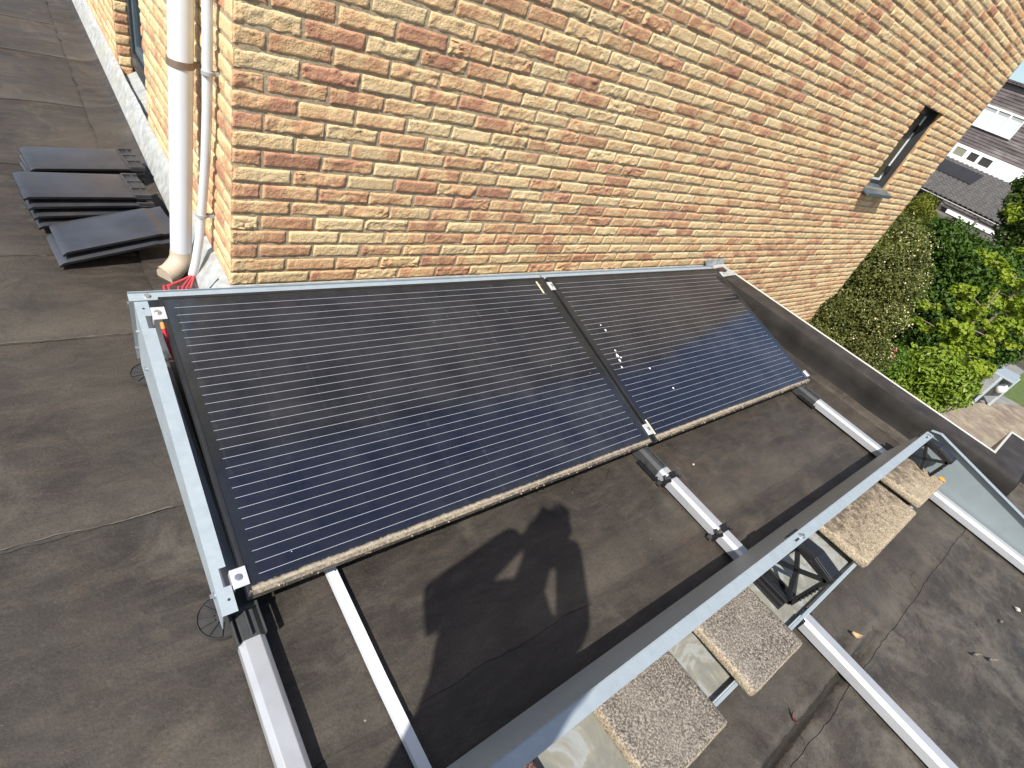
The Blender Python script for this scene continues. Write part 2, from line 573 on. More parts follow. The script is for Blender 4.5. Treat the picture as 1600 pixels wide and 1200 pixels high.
def mat_clad():
    mt, t, b = new_mat('weathered_cladding')
    g = geocoord(t)
    sp = N(t, 'ShaderNodeSeparateXYZ'); t.links.new(g, sp.inputs[0])
    row = mth(t, 'FLOOR', mth(t, 'DIVIDE', sp.outputs[2], 0.16))
    cb = N(t, 'ShaderNodeCombineXYZ')
    t.links.new(mth(t, 'MULTIPLY', row, 3.7), cb.inputs[2]); t.links.new(mth(t, 'MULTIPLY', sp.outputs[1], 0.5), cb.inputs[1])
    n = noise(t, cb.outputs[0], 1.0, 5, 0.6)
    c = ramp(t, n, [(0.34, (0.055, 0.045, 0.044)), (0.5, (0.12, 0.10, 0.098)), (0.66, (0.22, 0.205, 0.195))])
    n2 = noise(t, geocoord(t, (1, 1, 8)), 2.5, 5)
    c = mix(t, ramp(t, n2, [(0.5, 0.0), (0.75, 0.5)]), c, (0.10, 0.055, 0.048))
    t.links.new(c, b.inputs['Base Color'])
    setin(b, Roughness=0.8)
    return mt


def mat_ground(name, cols, scale, bumpk=0.5):
    mt, t, b = new_mat(name)
    g = geocoord(t)
    n = noise(t, g, scale, 8, 0.7, 0.4)
    k = len(cols)
    c = ramp(t, n, [(0.3 + 0.4 * i / (k - 1), cc) for i, cc in enumerate(cols)])
    t.links.new(c, b.inputs['Base Color'])
    setin(b, Roughness=0.9)
    bump(t, b, noise(t, g, scale * 6, 4), bumpk, 0.02)
    return mt


M = {}
M['brick'] = mat_brick()
M['mortar'] = mat_mortar()
M['membrane'] = mat_membrane()
M['cap'] = simple('dark_cap_membrane', (0.036, 0.031, 0.027), 0.6, 0, 0.35, 8, 0.2, 0.3, (0.07, 0.06, 0.048), 0.5)
M['clean'] = simple('clean_black_membrane', (0.016, 0.0145, 0.013), 0.7, 0, 0.3, 6, 0.15, 0.2, (0.05, 0.044, 0.036), 0.35)
M['seam_dust'] = simple('seam_dust', (0.13, 0.115, 0.09), 0.8, 0, 0.4, 40, 0.3)
M['lead'] = simple('oxidised_lead', (0.36, 0.37, 0.36), 0.7, 0, 0.25, 24, 0.5, 0.4, (0.36, 0.33, 0.20), 0.6)
M['panel'] = mat_panel()
M['frame'] = simple('black_anodised', (0.018, 0.019, 0.021), 0.38, 0.0, 0.15, 20, 0, 0.5)
M['frame_low'] = mat_frame_dirty()
M['zinc'] = simple('zinc_coated_steel', (0.36, 0.415, 0.445), 0.56, 0.3, 0.06, 40, 0.0, 0.5, (0.37, 0.41, 0.42), 0.4)
M['zinc2'] = simple('zinc_sheet_dull', (0.44, 0.50, 0.52), 0.55, 0.2, 0.06, 14, 0, 0.5, (0.36, 0.40, 0.41), 0.4)
M['alu'] = simple('mill_aluminium', (0.46, 0.47, 0.485), 0.36, 0.35, 0.06, 10, 0, 0.5, (0.36, 0.36, 0.35), 0.5)
M['bright'] = simple('bright_clamp_metal', (0.72, 0.72, 0.73), 0.4, 0.5, 0.06, 40)
M['steel'] = simple('bolt_steel', (0.6, 0.6, 0.6), 0.3, 0.9, 0.05, 40)
M['plastic'] = simple('black_plastic_and_rim_shade', (0.013, 0.013, 0.014), 0.42, 0, 0.2, 30, 0.0, 0.45, (0.04, 0.037, 0.032), 0.3)
M['sleeve'] = simple('grey_sleeve', (0.045, 0.047, 0.048), 0.5, 0, 0.2, 30, 0, 0.5, (0.075, 0.07, 0.06), 0.4)
M['rubber'] = simple('grey_black_rubber', (0.035, 0.034, 0.034), 0.65, 0, 0.2, 30, 0.2, 0.4, (0.08, 0.07, 0.06), 0.5)
M['pvc'] = simple('white_pvc', (0.63, 0.67, 0.70), 0.35, 0, 0.02, 6, 0, 0.5, (0.58, 0.61, 0.60), 0.4)
M['pvc_old'] = simple('yellowed_pvc', (0.48, 0.40, 0.30), 0.5, 0, 0.1, 14, 0, 0.5, (0.36, 0.29, 0.20), 0.5)
M['clipgrey'] = simple('grey_clip_plastic', (0.36, 0.36, 0.36), 0.5)
M['strap'] = simple('painted_strap', (0.22, 0.16, 0.12), 0.5, 0.2)
M['red'] = simple('red_cable', (0.60, 0.035, 0.055), 0.38, 0, 0.06, 20)
M['copper'] = simple('cable_boot', (0.55, 0.25, 0.06), 0.4)
M['glaze'] = simple('black_glazed_clay', (0.042, 0.0445, 0.051), 0.36, 0, 0.3, 5, 0.05, 0.8, (0.060, 0.052, 0.042), 0.6)
M['clay'] = simple('fired_clay', (0.16, 0.045, 0.03), 0.8, 0, 0.3, 30, 0.3)
M['label'] = simple('cream_sticker', (0.72, 0.64, 0.40), 0.5, 0, 0.04, 20)
M['slab_a'] = mat_slab('washed_concrete', (0.060, 0.049, 0.040), (0.195, 0.165, 0.135), (0.43, 0.38, 0.315), 0.0)
M['slab_b'] = mat_slab('lichen_concrete', (0.16, 0.12, 0.08), (0.38, 0.30, 0.20), (0.58, 0.49, 0.36), 0.85)
M['slab_edge'] = mat_slab('concrete_edge', (0.17, 0.125, 0.08), (0.36, 0.29, 0.195), (0.55, 0.47, 0.35), 0.3)
M['slab_red'] = mat_slab('red_concrete', (0.05, 0.025, 0.022), (0.14, 0.06, 0.055), (0.30, 0.17, 0.15), 0.3)
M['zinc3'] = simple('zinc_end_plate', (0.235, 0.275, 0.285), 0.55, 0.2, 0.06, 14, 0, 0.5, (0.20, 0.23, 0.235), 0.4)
M['tray'] = mat_tray()
M['anth'] = simple('anthracite_frame', (0.030, 0.040, 0.046), 0.35, 0, 0.1, 12)
M['anth_sill'] = simple('blue_grey_sill', (0.075, 0.105, 0.125), 0.35, 0, 0.1, 12)
M['whitepaint'] = simple('white_paint', (0.80, 0.80, 0.78), 0.4, 0, 0.03, 3)
M['darklining'] = simple('dark_window_lining', (0.030, 0.030, 0.030), 0.5, 0, 0.1, 12)
M['trimwhite'] = simple('cream_trim', (0.46, 0.45, 0.40), 0.5, 0, 0.06, 8)
M['dim'] = simple('dark_interior', (0.03, 0.028, 0.025), 0.8)
M['blind'] = simple('pale_blind', (0.55, 0.62, 0.58), 0.7, 0, 0.06, 4)
M['clad'] = mat_clad()
M['bark'] = simple('grey_bark', (0.19, 0.15, 0.11), 0.9, 0, 0.35, 14, 0.6)
M['cloth'] = simple('dark_jacket', (0.03, 0.035, 0.05), 0.85, 0, 0.2, 60, 0.3)
M['denim'] = simple('blue_jeans', (0.05, 0.07, 0.13), 0.85, 0, 0.2, 60, 0.3)
M['skin'] = simple('skin', (0.55, 0.33, 0.24), 0.5, 0, 0.06, 20)
M['hair'] = simple('brown_hair', (0.06, 0.04, 0.025), 0.6, 0, 0.3, 80, 0.4)
M['phoneblack'] = simple('phone_black', (0.02, 0.02, 0.022), 0.2)
M['dryleaf'] = simple('dry_leaf', (0.42, 0.30, 0.16), 0.8, 0, 0.3, 60, 0.3)
M['orange'] = simple('orange_scrap', (0.70, 0.27, 0.03), 0.6, 0, 0.2, 60, 0.3)
M['pebble'] = simple('pale_pebble', (0.55, 0.50, 0.40), 0.8, 0, 0.2, 40, 0.3)
M['soil'] = mat_ground('garden_soil', [(0.03, 0.026, 0.018), (0.06, 0.05, 0.033), (0.09, 0.085, 0.05)], 2.0)
M['bricksoil'] = mat_ground('worn_paving', [(0.14, 0.105, 0.075), (0.23, 0.18, 0.13), (0.36, 0.31, 0.21)], 2.6)
M['concrete'] = mat_ground('grey_paving', [(0.17, 0.165, 0.15), (0.22, 0.21, 0.19), (0.26, 0.25, 0.23)], 1.6)
M['asphalt'] = mat_ground('asphalt', [(0.05, 0.05, 0.05), (0.07, 0.07, 0.068)], 5)
M['grass'] = mat_ground('lawn_grass', [(0.05, 0.085, 0.018), (0.09, 0.13, 0.03), (0.13, 0.16, 0.05)], 9, 1.0)


def mat_glass(name, col=(0.02, 0.025, 0.03)):
    mt, t, b = new_mat(name)
    setin(b, Roughness=0.04); b.inputs['Base Color'].default_value = (*col, 1)
    b.inputs['Specular IOR Level'].default_value = 0.8
    return mt


M['glass'] = mat_glass('window_glass')
M['glass_lit'] = mat_glass('frosted_pane', (0.22, 0.23, 0.17))
M['glass_wall'] = mat_glass('pane_painted_reflection', (0.10, 0.09, 0.055))  # yellowish base colour stands in for brick reflected in the pane
M['pv_far'] = simple('far_solar_glass', (0.022, 0.022, 0.028), 0.5, 0, 0.05, 4, 0, 0.3)


def mat_rooftile():
    mt, t, b = new_mat('concrete_roof_tiles')
    g = geocoord(t)
    c = ramp(t, noise(t, g, 3, 5, 0.7), [(0.3, (0.065, 0.061, 0.059)), (0.7, (0.125, 0.118, 0.112))])
    t.links.new(c, b.inputs['Base Color']); setin(b, Roughness=0.8)
    return mt


M['rooftile'] = mat_rooftile()

# ================================================================== ROOF SURFACE
def grid_sheet(name, x0, x1, y0, y1, dx, dy, zf, mat, parent=None):
    nx = max(1, int(round((x1 - x0) / dx))); ny = max(1, int(round((y1 - y0) / dy)))
    X, Y = np.meshgrid(np.linspace(x0, x1, nx + 1), np.linspace(y0, y1, ny + 1), indexing='ij')
    Z = zf(X, Y)
    v = np.stack([X.ravel(), Y.ravel(), Z.ravel()], 1)
    i = np.arange(nx)[:, None] * (ny + 1) + np.arange(ny)[None, :]
    f = np.stack([i, i + ny + 1, i + ny + 2, i + 1], -1).reshape(-1, 4)
    return mesh_obj(name, v, f, mat, parent, smooth=True)


SEAMS = [4.03, 3.225, 2.31, 1.43, 0.556, -0.012, -0.868, -1.70, -2.405]


def roof_z(X, Y):
    z = ROOF + 0.006 * (fbm(X * 1.3, Y * 1.3, 0, 5) + 0.3 * fbm(X * 6, Y * 3, 0, 9))
    # blisters along the laps
    for s in SEAMS[:5]:
        d = (Y - s)
        z = z + 0.010 * np.exp(-(d / 0.05) ** 2) * (0.6 + vnoise(X * 3, Y * 0 + s, 0, 3))
    # the groove and ridge near the front
    gro = np.clip((1.95 - X) / 0.35, 0, 1)
    z = z - 0.020 * np.exp(-((Y + 2.362 + 0.006 * np.sin(X * 5) + 0.012 * (vnoise(X * 22, 0 * X, 0, 6) - 0.5)) / 0.017) ** 2) * gro
    z = z + 0.008 * np.exp(-((Y + 2.335) / 0.025) ** 2) * gro
    z = z + 0.006 * np.exp(-((X - 1.86 - 0.04 * np.sin(Y * 9) - 0.02 * (vnoise(Y * 18, 0 * X, 0, 5) - .5)) / 0.012) ** 2) * np.clip((-2.1 - Y) / 0.1, 0, 1) * np.clip((Y + 2.62) / 0.1, 0, 1)
    return np.minimum(z, ROOF + 0.011)


for (xa, xb, ya, yb, dx, dy) in ((-3.2, 3.70, -4.4, -2.6, 0.035, 0.025), (-3.2, 3.70, -2.6, -2.1, 0.02, 0.006), (-3.2, 3.70, -2.1, 6.6, 0.035, 0.02)):
    structure(grid_sheet('flat_roof', xa, xb, ya, yb, dx, dy, roof_z, M['membrane']))
ro2 = grid_sheet('flat_roof', 3.70, 4.30, -4.4, -2.42, 0.05, 0.05, lambda X, Y: ROOF + 0 * X, M['membrane'])
structure(ro2)


# overlapping lap edges: thin feathered ribbons that belong to the sheet
def ribbon(name, pts, wdt, lift, mat, seed, amp=0.02, along='x'):
    """irregular thin welded lap strip, thickness 3 mm"""
    n = len(pts)
    vs = []; fs = []
    for i, (x, y) in enumerate(pts):
        a = (vnoise(x * 6 + 1.7, y * 6, 0, seed) - 0.5) * amp + (vnoise(x * 31, y * 31, 0, seed) - 0.5) * amp * 0.5
        if along == 'x': A = (x, y + a); B = (x, y + wdt)
        else: A = (x + a, y); B = (x + wdt, y)
        zz = float(roof_z(np.array([A[0]]), np.array([A[1]]))[0]) if A[0] < 3.6 else ROOF
        zb = float(roof_z(np.array([B[0]]), np.array([B[1]]))[0]) if B[0] < 3.6 else ROOF
        vs += [(A[0], A[1], zz - 0.002), (A[0], A[1], zz + lift), (B[0], B[1], zb + 0.0008)]
    for i in range(n - 1):
        b = i * 3
        fs += [(b, b + 3, b + 4, b + 1), (b + 1, b + 4, b + 5, b + 2)]
    o = mesh_obj(name, vs, fs, mat)
    structure(o)
    return o


for k, s in enumerate(SEAMS):
    x1 = -0.22 if s > 0 else 3.66
    pts = [(-3.2 + j * 0.02, s) for j in range(int((x1 + 3.2) / 0.02))]
    ribbon('roof_lap_strip', pts, 0.07 if k != 8 else -0.05, 0.0035, M['membrane'], 20 + k)
# dusty crack lines lying in the two laps beside the array
for (xa, xb, y, wd, sd_) in ((-1.2, -0.36, -0.012, 0.0045, 3), (-1.1, -0.38, -0.868, 0.0022, 5), (-2.2, -0.55, 0.556, 0.002, 4)):
    vs = []; fs = []
    n = int((xb - xa) / 0.012)
    for j in range(n + 1):
        x = xa + j * 0.012
        yy = y + 0.014 * (vnoise(x * 9, sd_, 0, sd_) - 0.5) + 0.006 * (vnoise(x * 40, sd_, 0, sd_) - 0.5)
        hw = wd * (0.15 + 0.9 * float(vnoise(x * 25, sd_ + 3, 0, 2)) ** 2)
        z = ROOF + 0.0125
        vs += [(x, yy - hw, z), (x, yy + hw, z)]
    for j in range(n): fs.append((2 * j, 2 * j + 2, 2 * j + 3, 2 * j + 1))
    structure(mesh_obj('roof_dust_line', vs, fs, M['seam_dust']))

# cove strip against the left wall with its welded edge and ripples
def cove(X, Y):
    return X


ny = 330
prof = [(-0.235, ROOF + 0.013), (-0.20, ROOF + 0.0145), (-0.13, ROOF + 0.016), (-0.085, ROOF + 0.024), (-0.055, ROOF + 0.042), (-0.040, ROOF + 0.066), (-0.036, ROOF + 0.085), (0.0, ROOF + 0.087)]
Y = np.linspace(0.05, 6.6, ny)
V = []
for y in Y:
    r1 = 0.011 * math.sin(y * 2 * math.pi / 0.23 + 7 * float(vnoise(y * 1.7, 3.3))) * float(vnoise(y * 2.3, 8.8)) * 1.6 + 0.022 * (float(vnoise(y * 7, 1.1)) - 0.5)
    bump_ = sum(math.exp(-((y - s) / 0.03) ** 2) for s in SEAMS[:5])
    for k, (x, z) in enumerate(prof):
        kk = (0.25, 0.3, 0.7, 1, 0.8, 0.25, 0, 0)[k]
        ex = (0.018 * (float(vnoise(y * 14, 2.2)) - 0.5)) if k == 0 else 0
        V.append((x + ex - (0.012 * bump_ * kk if k else 0), y, z + (r1 * 0.9 + 0.022 * bump_) * kk * (1 if y > 1.6 else 0.35)))
npf = len(prof)
F = [(i * npf + k, (i + 1) * npf + k, (i + 1) * npf + k + 1, i * npf + k + 1) for i in range(ny - 1) for k in range(npf - 1)]
structure(mesh_obj('roof_cove_strip', V, F, M['membrane'], smooth=True))

# ================================================================== PARAPET
def offset_path(path, d):
    """path of the outer edge; positive d goes to the roof side"""
    out = []
    for i, p in enumerate(path):
        ns = []
        if i > 0:
            a = Vector(path[i]) - Vector(path[i - 1]); ns.append(Vector((a.y, -a.x)).normalized())
        if i < len(path) - 1:
            a = Vector(path[i + 1]) - Vector(path[i]); ns.append(Vector((a.y, -a.x)).normalized())
        n = sum(ns, Vector((0, 0))) / len(ns)
        n = n / n.length_squared
        out.append(Vector(p) + n * d)
    return out


PATH = [(3.80, 0.0), (3.865, -2.245), (4.45, -2.245), (4.50, -4.4)]
pr = empty('roof_parapet', (3.85, -1.5, ROOF), 'dark membrane-covered parapet with a thin white edge along the roof', 'parapet')


def sweep(prof, path, mb, sub=60):
    P = []
    for i in range(len(path) - 1):
        a, b_ = Vector(path[i]), Vector(path[i + 1])
    rows = [offset_path(path, d) for d, z in prof]
    n = len(path)
    vs = []; fs = []
    ts = []
    for i in range(n - 1):
        L = (Vector(path[i + 1]) - Vector(path[i])).length
        k = max(1, int(L / 0.04))
        for j in range(k): ts.append((i, j / k))
    ts.append((n - 2, 1.0))
    for (i, tt) in ts:
        for r_, (d, z) in zip(rows, prof):
            p = r_[i].lerp(r_[i + 1], tt)
            wob = 0.010 * (float(vnoise(p.x * 5, p.y * 5, 0, 4)) - 0.5) * (1 if 0.03 < d < 0.24 else 0)
            vs.append((p.x + wob, p.y, z + wob * 0.6))
    m_ = len(prof)
    for i in range(len(ts) - 1):
        for k in range(m_ - 1):
            fs.append((i * m_ + k, i * m_ + k + 1, (i + 1) * m_ + k + 1, (i + 1) * m_ + k))
    mb.add(vs, fs)


mb = MB()
sweep([(0.012, -0.30), (0.012, -0.004), (0.10, -0.008), (0.165, -0.012), (0.186, -0.019)], PATH, mb)
build(mb, 'membrane_cap', M['cap'], pr, smooth=True, angle=70)
mb = MB()
sweep([(0.186, -0.019), (0.199, -0.038), (0.206, -0.10), (0.212, -0.165), (0.222, -0.184)], PATH, mb)
build(mb, 'membrane_upstand', M['clean'], pr, smooth=True, angle=70)
mb = MB()
sweep([(0.222, -0.184), (0.25, -0.1925), (0.31, -0.1945), (0.318, -0.2005)], PATH, mb)
build(mb, 'membrane_foot', M['membrane'], pr, smooth=True, angle=70)
mb = MB()
sweep([(0.0, -0.30), (-0.002, -0.02), (-0.003, 0.001), (0.003, 0.002), (0.007, 0.0), (0.013, -0.006), (0.013, -0.03)], PATH, mb)
build(mb, 'edge_trim', M['trimwhite'], pr, smooth=True, angle=30)
# welded patches across the upstand
for (yy, ww) in ((-0.93, 0.02), (-1.78, 0.02)):
    mb = MB()
    pth = [(3.80 + 0.065 * (-yy - 0.022) / 2.245, yy + 0.022), (3.80 + 0.065 * (-yy + 0.0) / 2.245, yy)]
    sweep([(0.184, -0.018), (0.196, -0.036), (0.200, -0.10), (0.206, -0.163), (0.218, -0.180), (0.224, -0.186)], pth, mb)
    build(mb, 'welded_patch', M['clean'], pr, smooth=True, angle=70)
lp = empty('lead_patch', (3.62, -0.05, 0.0), 'crumpled white lead flashing patch where the parapet meets the brick wall', 'lead flashing')
mb = MB()
n = 9
for (P0, P1, P2, P3) in (((3.47, -0.012, 0.055), (3.80, -0.012, 0.062), (3.56, -0.014, -0.01), (3.80, -0.014, 0.012)), ((3.56, -0.014, -0.01), (3.80, -0.014, 0.012), (3.575, -0.185, 0.0), (3.765, -0.175, 0.004))):
    vs = []
    for i in range(n):
        for j in range(n):
            a, b_ = i / (n - 1), j / (n - 1)
            p = (Vector(P0) * (1 - a) + Vector(P1) * a) * (1 - b_) + (Vector(P2) * (1 - a) + Vector(P3) * a) * b_
            k = random.uniform(-0.004, 0.004) * (0 if j in (0, n - 1) else 1)
            vs.append(p + Vector((k, -abs(k), k * 2)))
    mb.add(vs, [(i * n + j, (i + 1) * n + j, (i + 1) * n + j + 1, i * n + j + 1) for i in range(n - 1) for j in range(n - 1)])
build(mb, 'lead_sheet', M['lead'], lp, smooth=True, angle=40)
mb = MB()
mb.hexa([(3.60, -0.075, 0.009), (3.70, -0.075, 0.012), (3.70, -0.125, 0.010), (3.61, -0.125, 0.008)], [(3.60, -0.075, 0.014), (3.70, -0.075, 0.017), (3.70, -0.125, 0.015), (3.61, -0.125, 0.013)])
build(mb, 'tar_patch', simple('brown_tar', (0.06, 0.03, 0.025), 0.6), lp)

# ================================================================== HOUSE
house = empty('brick_house', (3.6, 3.2, GROUND), 'yellow and red brick house wall rising behind the solar panels', 'house')
PIT, CRS, BL, BH = 0.21482, 0.0625, 0.2035, 0.0515


def brick_patches(bricks, seed):
    """bricks: list of (u0,u1,v0,v1,nx,nz,redbias). returns verts(u,d,v), faces, colour"""
    VV = []; FF = []; CC = []
    base = 0
    groups = {}
    for b in bricks: groups.setdefault((b[4], b[5]), []).append(b)
    for (nx, nz), L in groups.items():
        A = np.array([(b[0], b[1], b[2], b[3], b[6]) for b in L])
        nb = len(A)
        r = rng.random((nb, 5))
        s = np.linspace(0, 1, nx)[None, :, None]; t_ = np.linspace(0, 1, nz)[None, None, :]
        # cluster samples near the edges
        s = 0.5 - 0.5 * np.cos(np.pi * s) * (0.65) - 0.175 * (1 - 2 * s)
        t_ = 0.5 - 0.5 * np.cos(np.pi * t_) * (0.65) - 0.175 * (1 - 2 * t_)
        u0 = (A[:, 0] + (r[:, 0] - .5) * .004)[:, None, None]; u1 = (A[:, 1] + (r[:, 1] - .5) * .004)[:, None, None]
        v0 = (A[:, 2] + (r[:, 2] - .5) * .003)[:, None, None]; v1 = (A[:, 3] + (r[:, 3] - .5) * .003)[:, None, None]
        U = u0 + (u1 - u0) * s + 0 * t_; Vv = v0 + (v1 - v0) * t_ + 0 * s
        tilt = ((r[:, 4] - .5) * 0.006)[:, None, None] * (t_ - .5)
        off = (np.arange(nb) * 7.13)[:, None, None]
        ds = np.minimum(U - u0, u1 - U); dt = np.minimum(Vv - v0, v1 - Vv)
        de = np.minimum(ds, dt) + 0.0035 * (vnoise(U * 60 + off, Vv * 60, off, seed) - 0.35)
        rnd_ = np.clip(1 - de / 0.0085, 0, 1) ** 2
        # corners get rounder
        dc = np.sqrt(np.clip(0.012 - ds, 0, 1) ** 2 + np.clip(0.012 - dt, 0, 1) ** 2)
        fold = np.abs(fbm(U * 16 + Vv * 14 + off, Vv * 30 - U * 6, off, seed + 3, 3))
        fold = np.clip(1 - fold / 0.045, 0, 1) * vnoise(U * 9 + off, Vv * 12, off, seed + 8)
        amp = np.clip(rng.random(nb) * 1.5 - 0.1, 0.3, 1.35)[:, None, None]
        d = 0.0008 + (rng.random(nb) * 0.0032)[:, None, None] + tilt - 0.0052 * rnd_ - 0.12 * np.clip(dc - 0.009, 0, 1) + amp * (0.013 * fbm(U * 34 + off, Vv * 44, off, seed + 1, 4) - 0.0078 * fold)
        d = np.maximum(d, -0.0004 - 0.0058 * rnd_)
        # wobble outline
        U2 = U + 0.0035 * (vnoise(U * 30 + off, Vv * 45, off, seed + 5) - .5) * np.clip(1 - ds / 0.03, 0, 1)
        V2 = Vv + 0.0042 * (vnoise(U * 34 + off, Vv * 30, off, seed + 6) - .5) * np.clip(1 - dt / 0.02, 0, 1)
        Pg = np.stack([U2, d, V2], -1)                              # nb,nx,nz,3
        idx = np.arange(nb * nx * nz).reshape(nb, nx, nz) + base
        q_ = np.stack([idx[:, :-1, :-1], idx[:, 1:, :-1], idx[:, 1:, 1:], idx[:, :-1, 1:]], -1).reshape(-1, 4)
        VV.append(Pg.reshape(-1, 3)); FF.append(q_)
        col = np.stack([np.clip(rng.random(nb) ** 1.15 + A[:, 4], 0, 1), rng.random(nb), rng.random(nb), np.ones(nb)], 1)
        CC.append(np.repeat(col, nx * nz, 0))
        base += nb * nx * nz
        # skirt ring
        ii, jj = [], []
        for i in range(nx): ii.append(i); jj.append(0)
        for j in range(1, nz): ii.append(nx - 1); jj.append(j)
        for i in range(nx - 2, -1, -1): ii.append(i); jj.append(nz - 1)
        for j in range(nz - 2, 0, -1): ii.append(0); jj.append(j)
        ring = Pg[:, ii, jj, :].copy(); ring2 = ring.copy(); ring2[..., 1] = -0.02
        k = len(ii)
        ra = np.arange(nb * k).reshape(nb, k) + base
        VV.append(ring.reshape(-1, 3)); CC.append(np.repeat(col, k, 0)); base += nb * k
        rb = np.arange(nb * k).reshape(nb, k) + base
        VV.append(ring2.reshape(-1, 3)); CC.append(np.repeat(col, k, 0)); base += nb * k
        sk = np.stack([ra, rb, np.roll(rb, -1, 1), np.roll(ra, -1, 1)], -1).reshape(-1, 4)
        FF.append(sk)
    return np.concatenate(VV), np.concatenate(FF), np.concatenate(CC)


def set_point_color(o, name, C):
    a = o.data.attributes.new(name, 'FLOAT_COLOR', 'POINT')
    a.data.foreach_set('color', np.asarray(C, dtype=np.float32).ravel())


# --- main wall (faces -y), window at x 5.63..6.16, z .86..1.58
WX0, WX1, WZ0, WZ1 = 5.63, 6.20, 0.812, 1.5625
XW = 7.2196


def clip_open(a, b_, z0, z1, op):
    """split a brick interval round an opening"""
    x0, x1, o0, o1 = op
    if z1 <= o0 or z0 >= o1: return [(a, b_)]
    out = []
    if a < x0: out.append((a, min(b_, x0)))
    if b_ > x1: out.append((max(a, x1), b_))
    return [(p, q) for p, q in out if q - p > 0.02]


bricks = []
zmin = -1.9
for k in range(int(zmin / CRS) - 1, 46):
    z0 = k * CRS + 0.0005; z1 = z0 + BH
    if z1 > 2.8: continue
    even = (k % 2 == 0)
    segs = []
    xs = 0.002
    if even:
        segs.append((0.002, 0.0955)); xs = 0.107
    i = 0
    while xs < XW:
        segs.append((xs, min(xs + BL, XW))); xs += PIT
    for a, b_ in segs:
        if b_ - a < 0.03: continue
        if z1 < -0.2 and b_ < 3.9: continue
        if k < -3 and b_ < 3.7: continue
        for (p, q_) in clip_open(a, b_, z0, z1, (WX0, WX1, WZ0, WZ1)):
            near = p < 2.2
            mid = p < 4.2
            nx_, nz_ = (34, 12) if near else ((20, 8) if mid else (10, 6))
            if q_ - p < 0.13: nx_ = max(5, nx_ * 2 // 3)
            bricks.append((p, q_, z0, z1, nx_, nz_, 0.02 - 0.05 * max(0, p - 3.6)))
v, f, c = brick_patches(bricks, 11)
W = np.stack([v[:, 0], -v[:, 1], v[:, 2]], 1)
nb_ = len(W)
# mortar sheet as grid with roughness, hole at window
gx = np.arange(0, XW, 0.035); gx = np.append(gx, XW); gz = np.arange(-3.1, 2.85, 0.02)
Xg, Zg = np.meshgrid(gx, gz, indexing='ij')
Yg = 0.0030 + 0.004 * fbm(Xg * 25, Zg * 25, 0, 2)
Yg[0, :] = 0.004
mv = np.stack([Xg.ravel(), Yg.ravel(), Zg.ravel()], 1)
nz_ = len(gz)
ii = (np.arange(len(gx) - 1)[:, None] * nz_ + np.arange(nz_ - 1)[None, :])
cxm = (gx[:-1] + gx[1:])[:, None] / 2 + 0 * ii; czm = (gz[:-1] + gz[1:])[None, :] / 2 + 0 * ii
keep = ~((cxm > WX0 - 0.02) & (cxm < WX1 + 0.02) & (czm > WZ0 - 0.0) & (czm < WZ1 + 0.01))
mf = np.stack([ii, ii + nz_, ii + nz_ + 1, ii + 1], -1)[keep] + nb_
allv = np.concatenate([W, mv]); allf = np.concatenate([f, mf.reshape(-1, 4)])
mi = np.concatenate([np.zeros(len(f), int), np.ones(len(mf), int)])
wall = mesh_obj('wall', allv, allf, [M['brick'], M['mortar']], house, mi, smooth=True, angle=50)
set_point_color(wall, 'brk', np.concatenate([c, np.tile([0.3, 0.5, 0.5, 1], (len(mv), 1))]))

# --- left wall (faces -x), window opening y 1.66..2.66, z > -.06
LY0, LY1, LZ0, LZ1 = 1.66, 2.655, -0.05, 2.2
bricks = []
for k in range(-2, 46):
    z0 = k * CRS + 0.0005; z1 = z0 + BH
    if z1 > 2.8: continue
    ys = 0.002
    segs = []
    if k % 2 == 1:
        segs.append((0.002, 0.0955)); ys = 0.107
    while ys < 6.4:
        segs.append((ys, ys + BL)); ys += PIT
    for a, b_ in segs:
        for (p, q_) in clip_open(a, b_, z0, z1, (LY0, LY1, LZ0, LZ1)):
            nx_, nz_ = (14, 7) if p < 1.2 else (7, 5)
            bricks.append((p, q_, z0, z1, nx_, nz_, -0.08))
v, f, c = brick_patches(bricks, 31)
W = np.stack([-v[:, 1], v[:, 0], v[:, 2]], 1)
nb_ = len(W)
gy = np.append(np.arange(0.006, 6.5, 0.035), 6.5); gz = np.arange(-0.25, 2.85, 0.02)
Ygg, Zg = np.meshgrid(gy, gz, indexing='ij')
Xg = 0.0030 + 0.004 * fbm(Ygg * 25, Zg * 25, 0, 2)
mv = np.stack([Xg.ravel(), Ygg.ravel(), Zg.ravel()], 1)
nz_ = len(gz)
ii = (np.arange(len(gy) - 1)[:, None] * nz_ + np.arange(nz_ - 1)[None, :])
cym = (gy[:-1] + gy[1:])[:, None] / 2 + 0 * ii; czm = (gz[:-1] + gz[1:])[None, :] / 2 + 0 * ii
keep = ~((cym > LY0 - 0.02) & (cym < LY1 + 0.02) & (czm > LZ0) & (czm < LZ1))
mf = np.stack([ii, ii + 1, ii + nz_ + 1, ii + nz_], -1)[keep] + nb_
lw = mesh_obj('wall', np.concatenate([W, mv]), np.concatenate([f[:, ::-1], mf.reshape(-1, 4)]), [M['brick'], M['mortar']], house, np.concatenate([np.zeros(len(f), int), np.ones(len(mf), int)]), smooth=True, angle=50)
set_point_color(lw, 'brk', np.concatenate([c, np.tile([0.3, 0.5, 0.5, 1], (len(mv), 1))]))


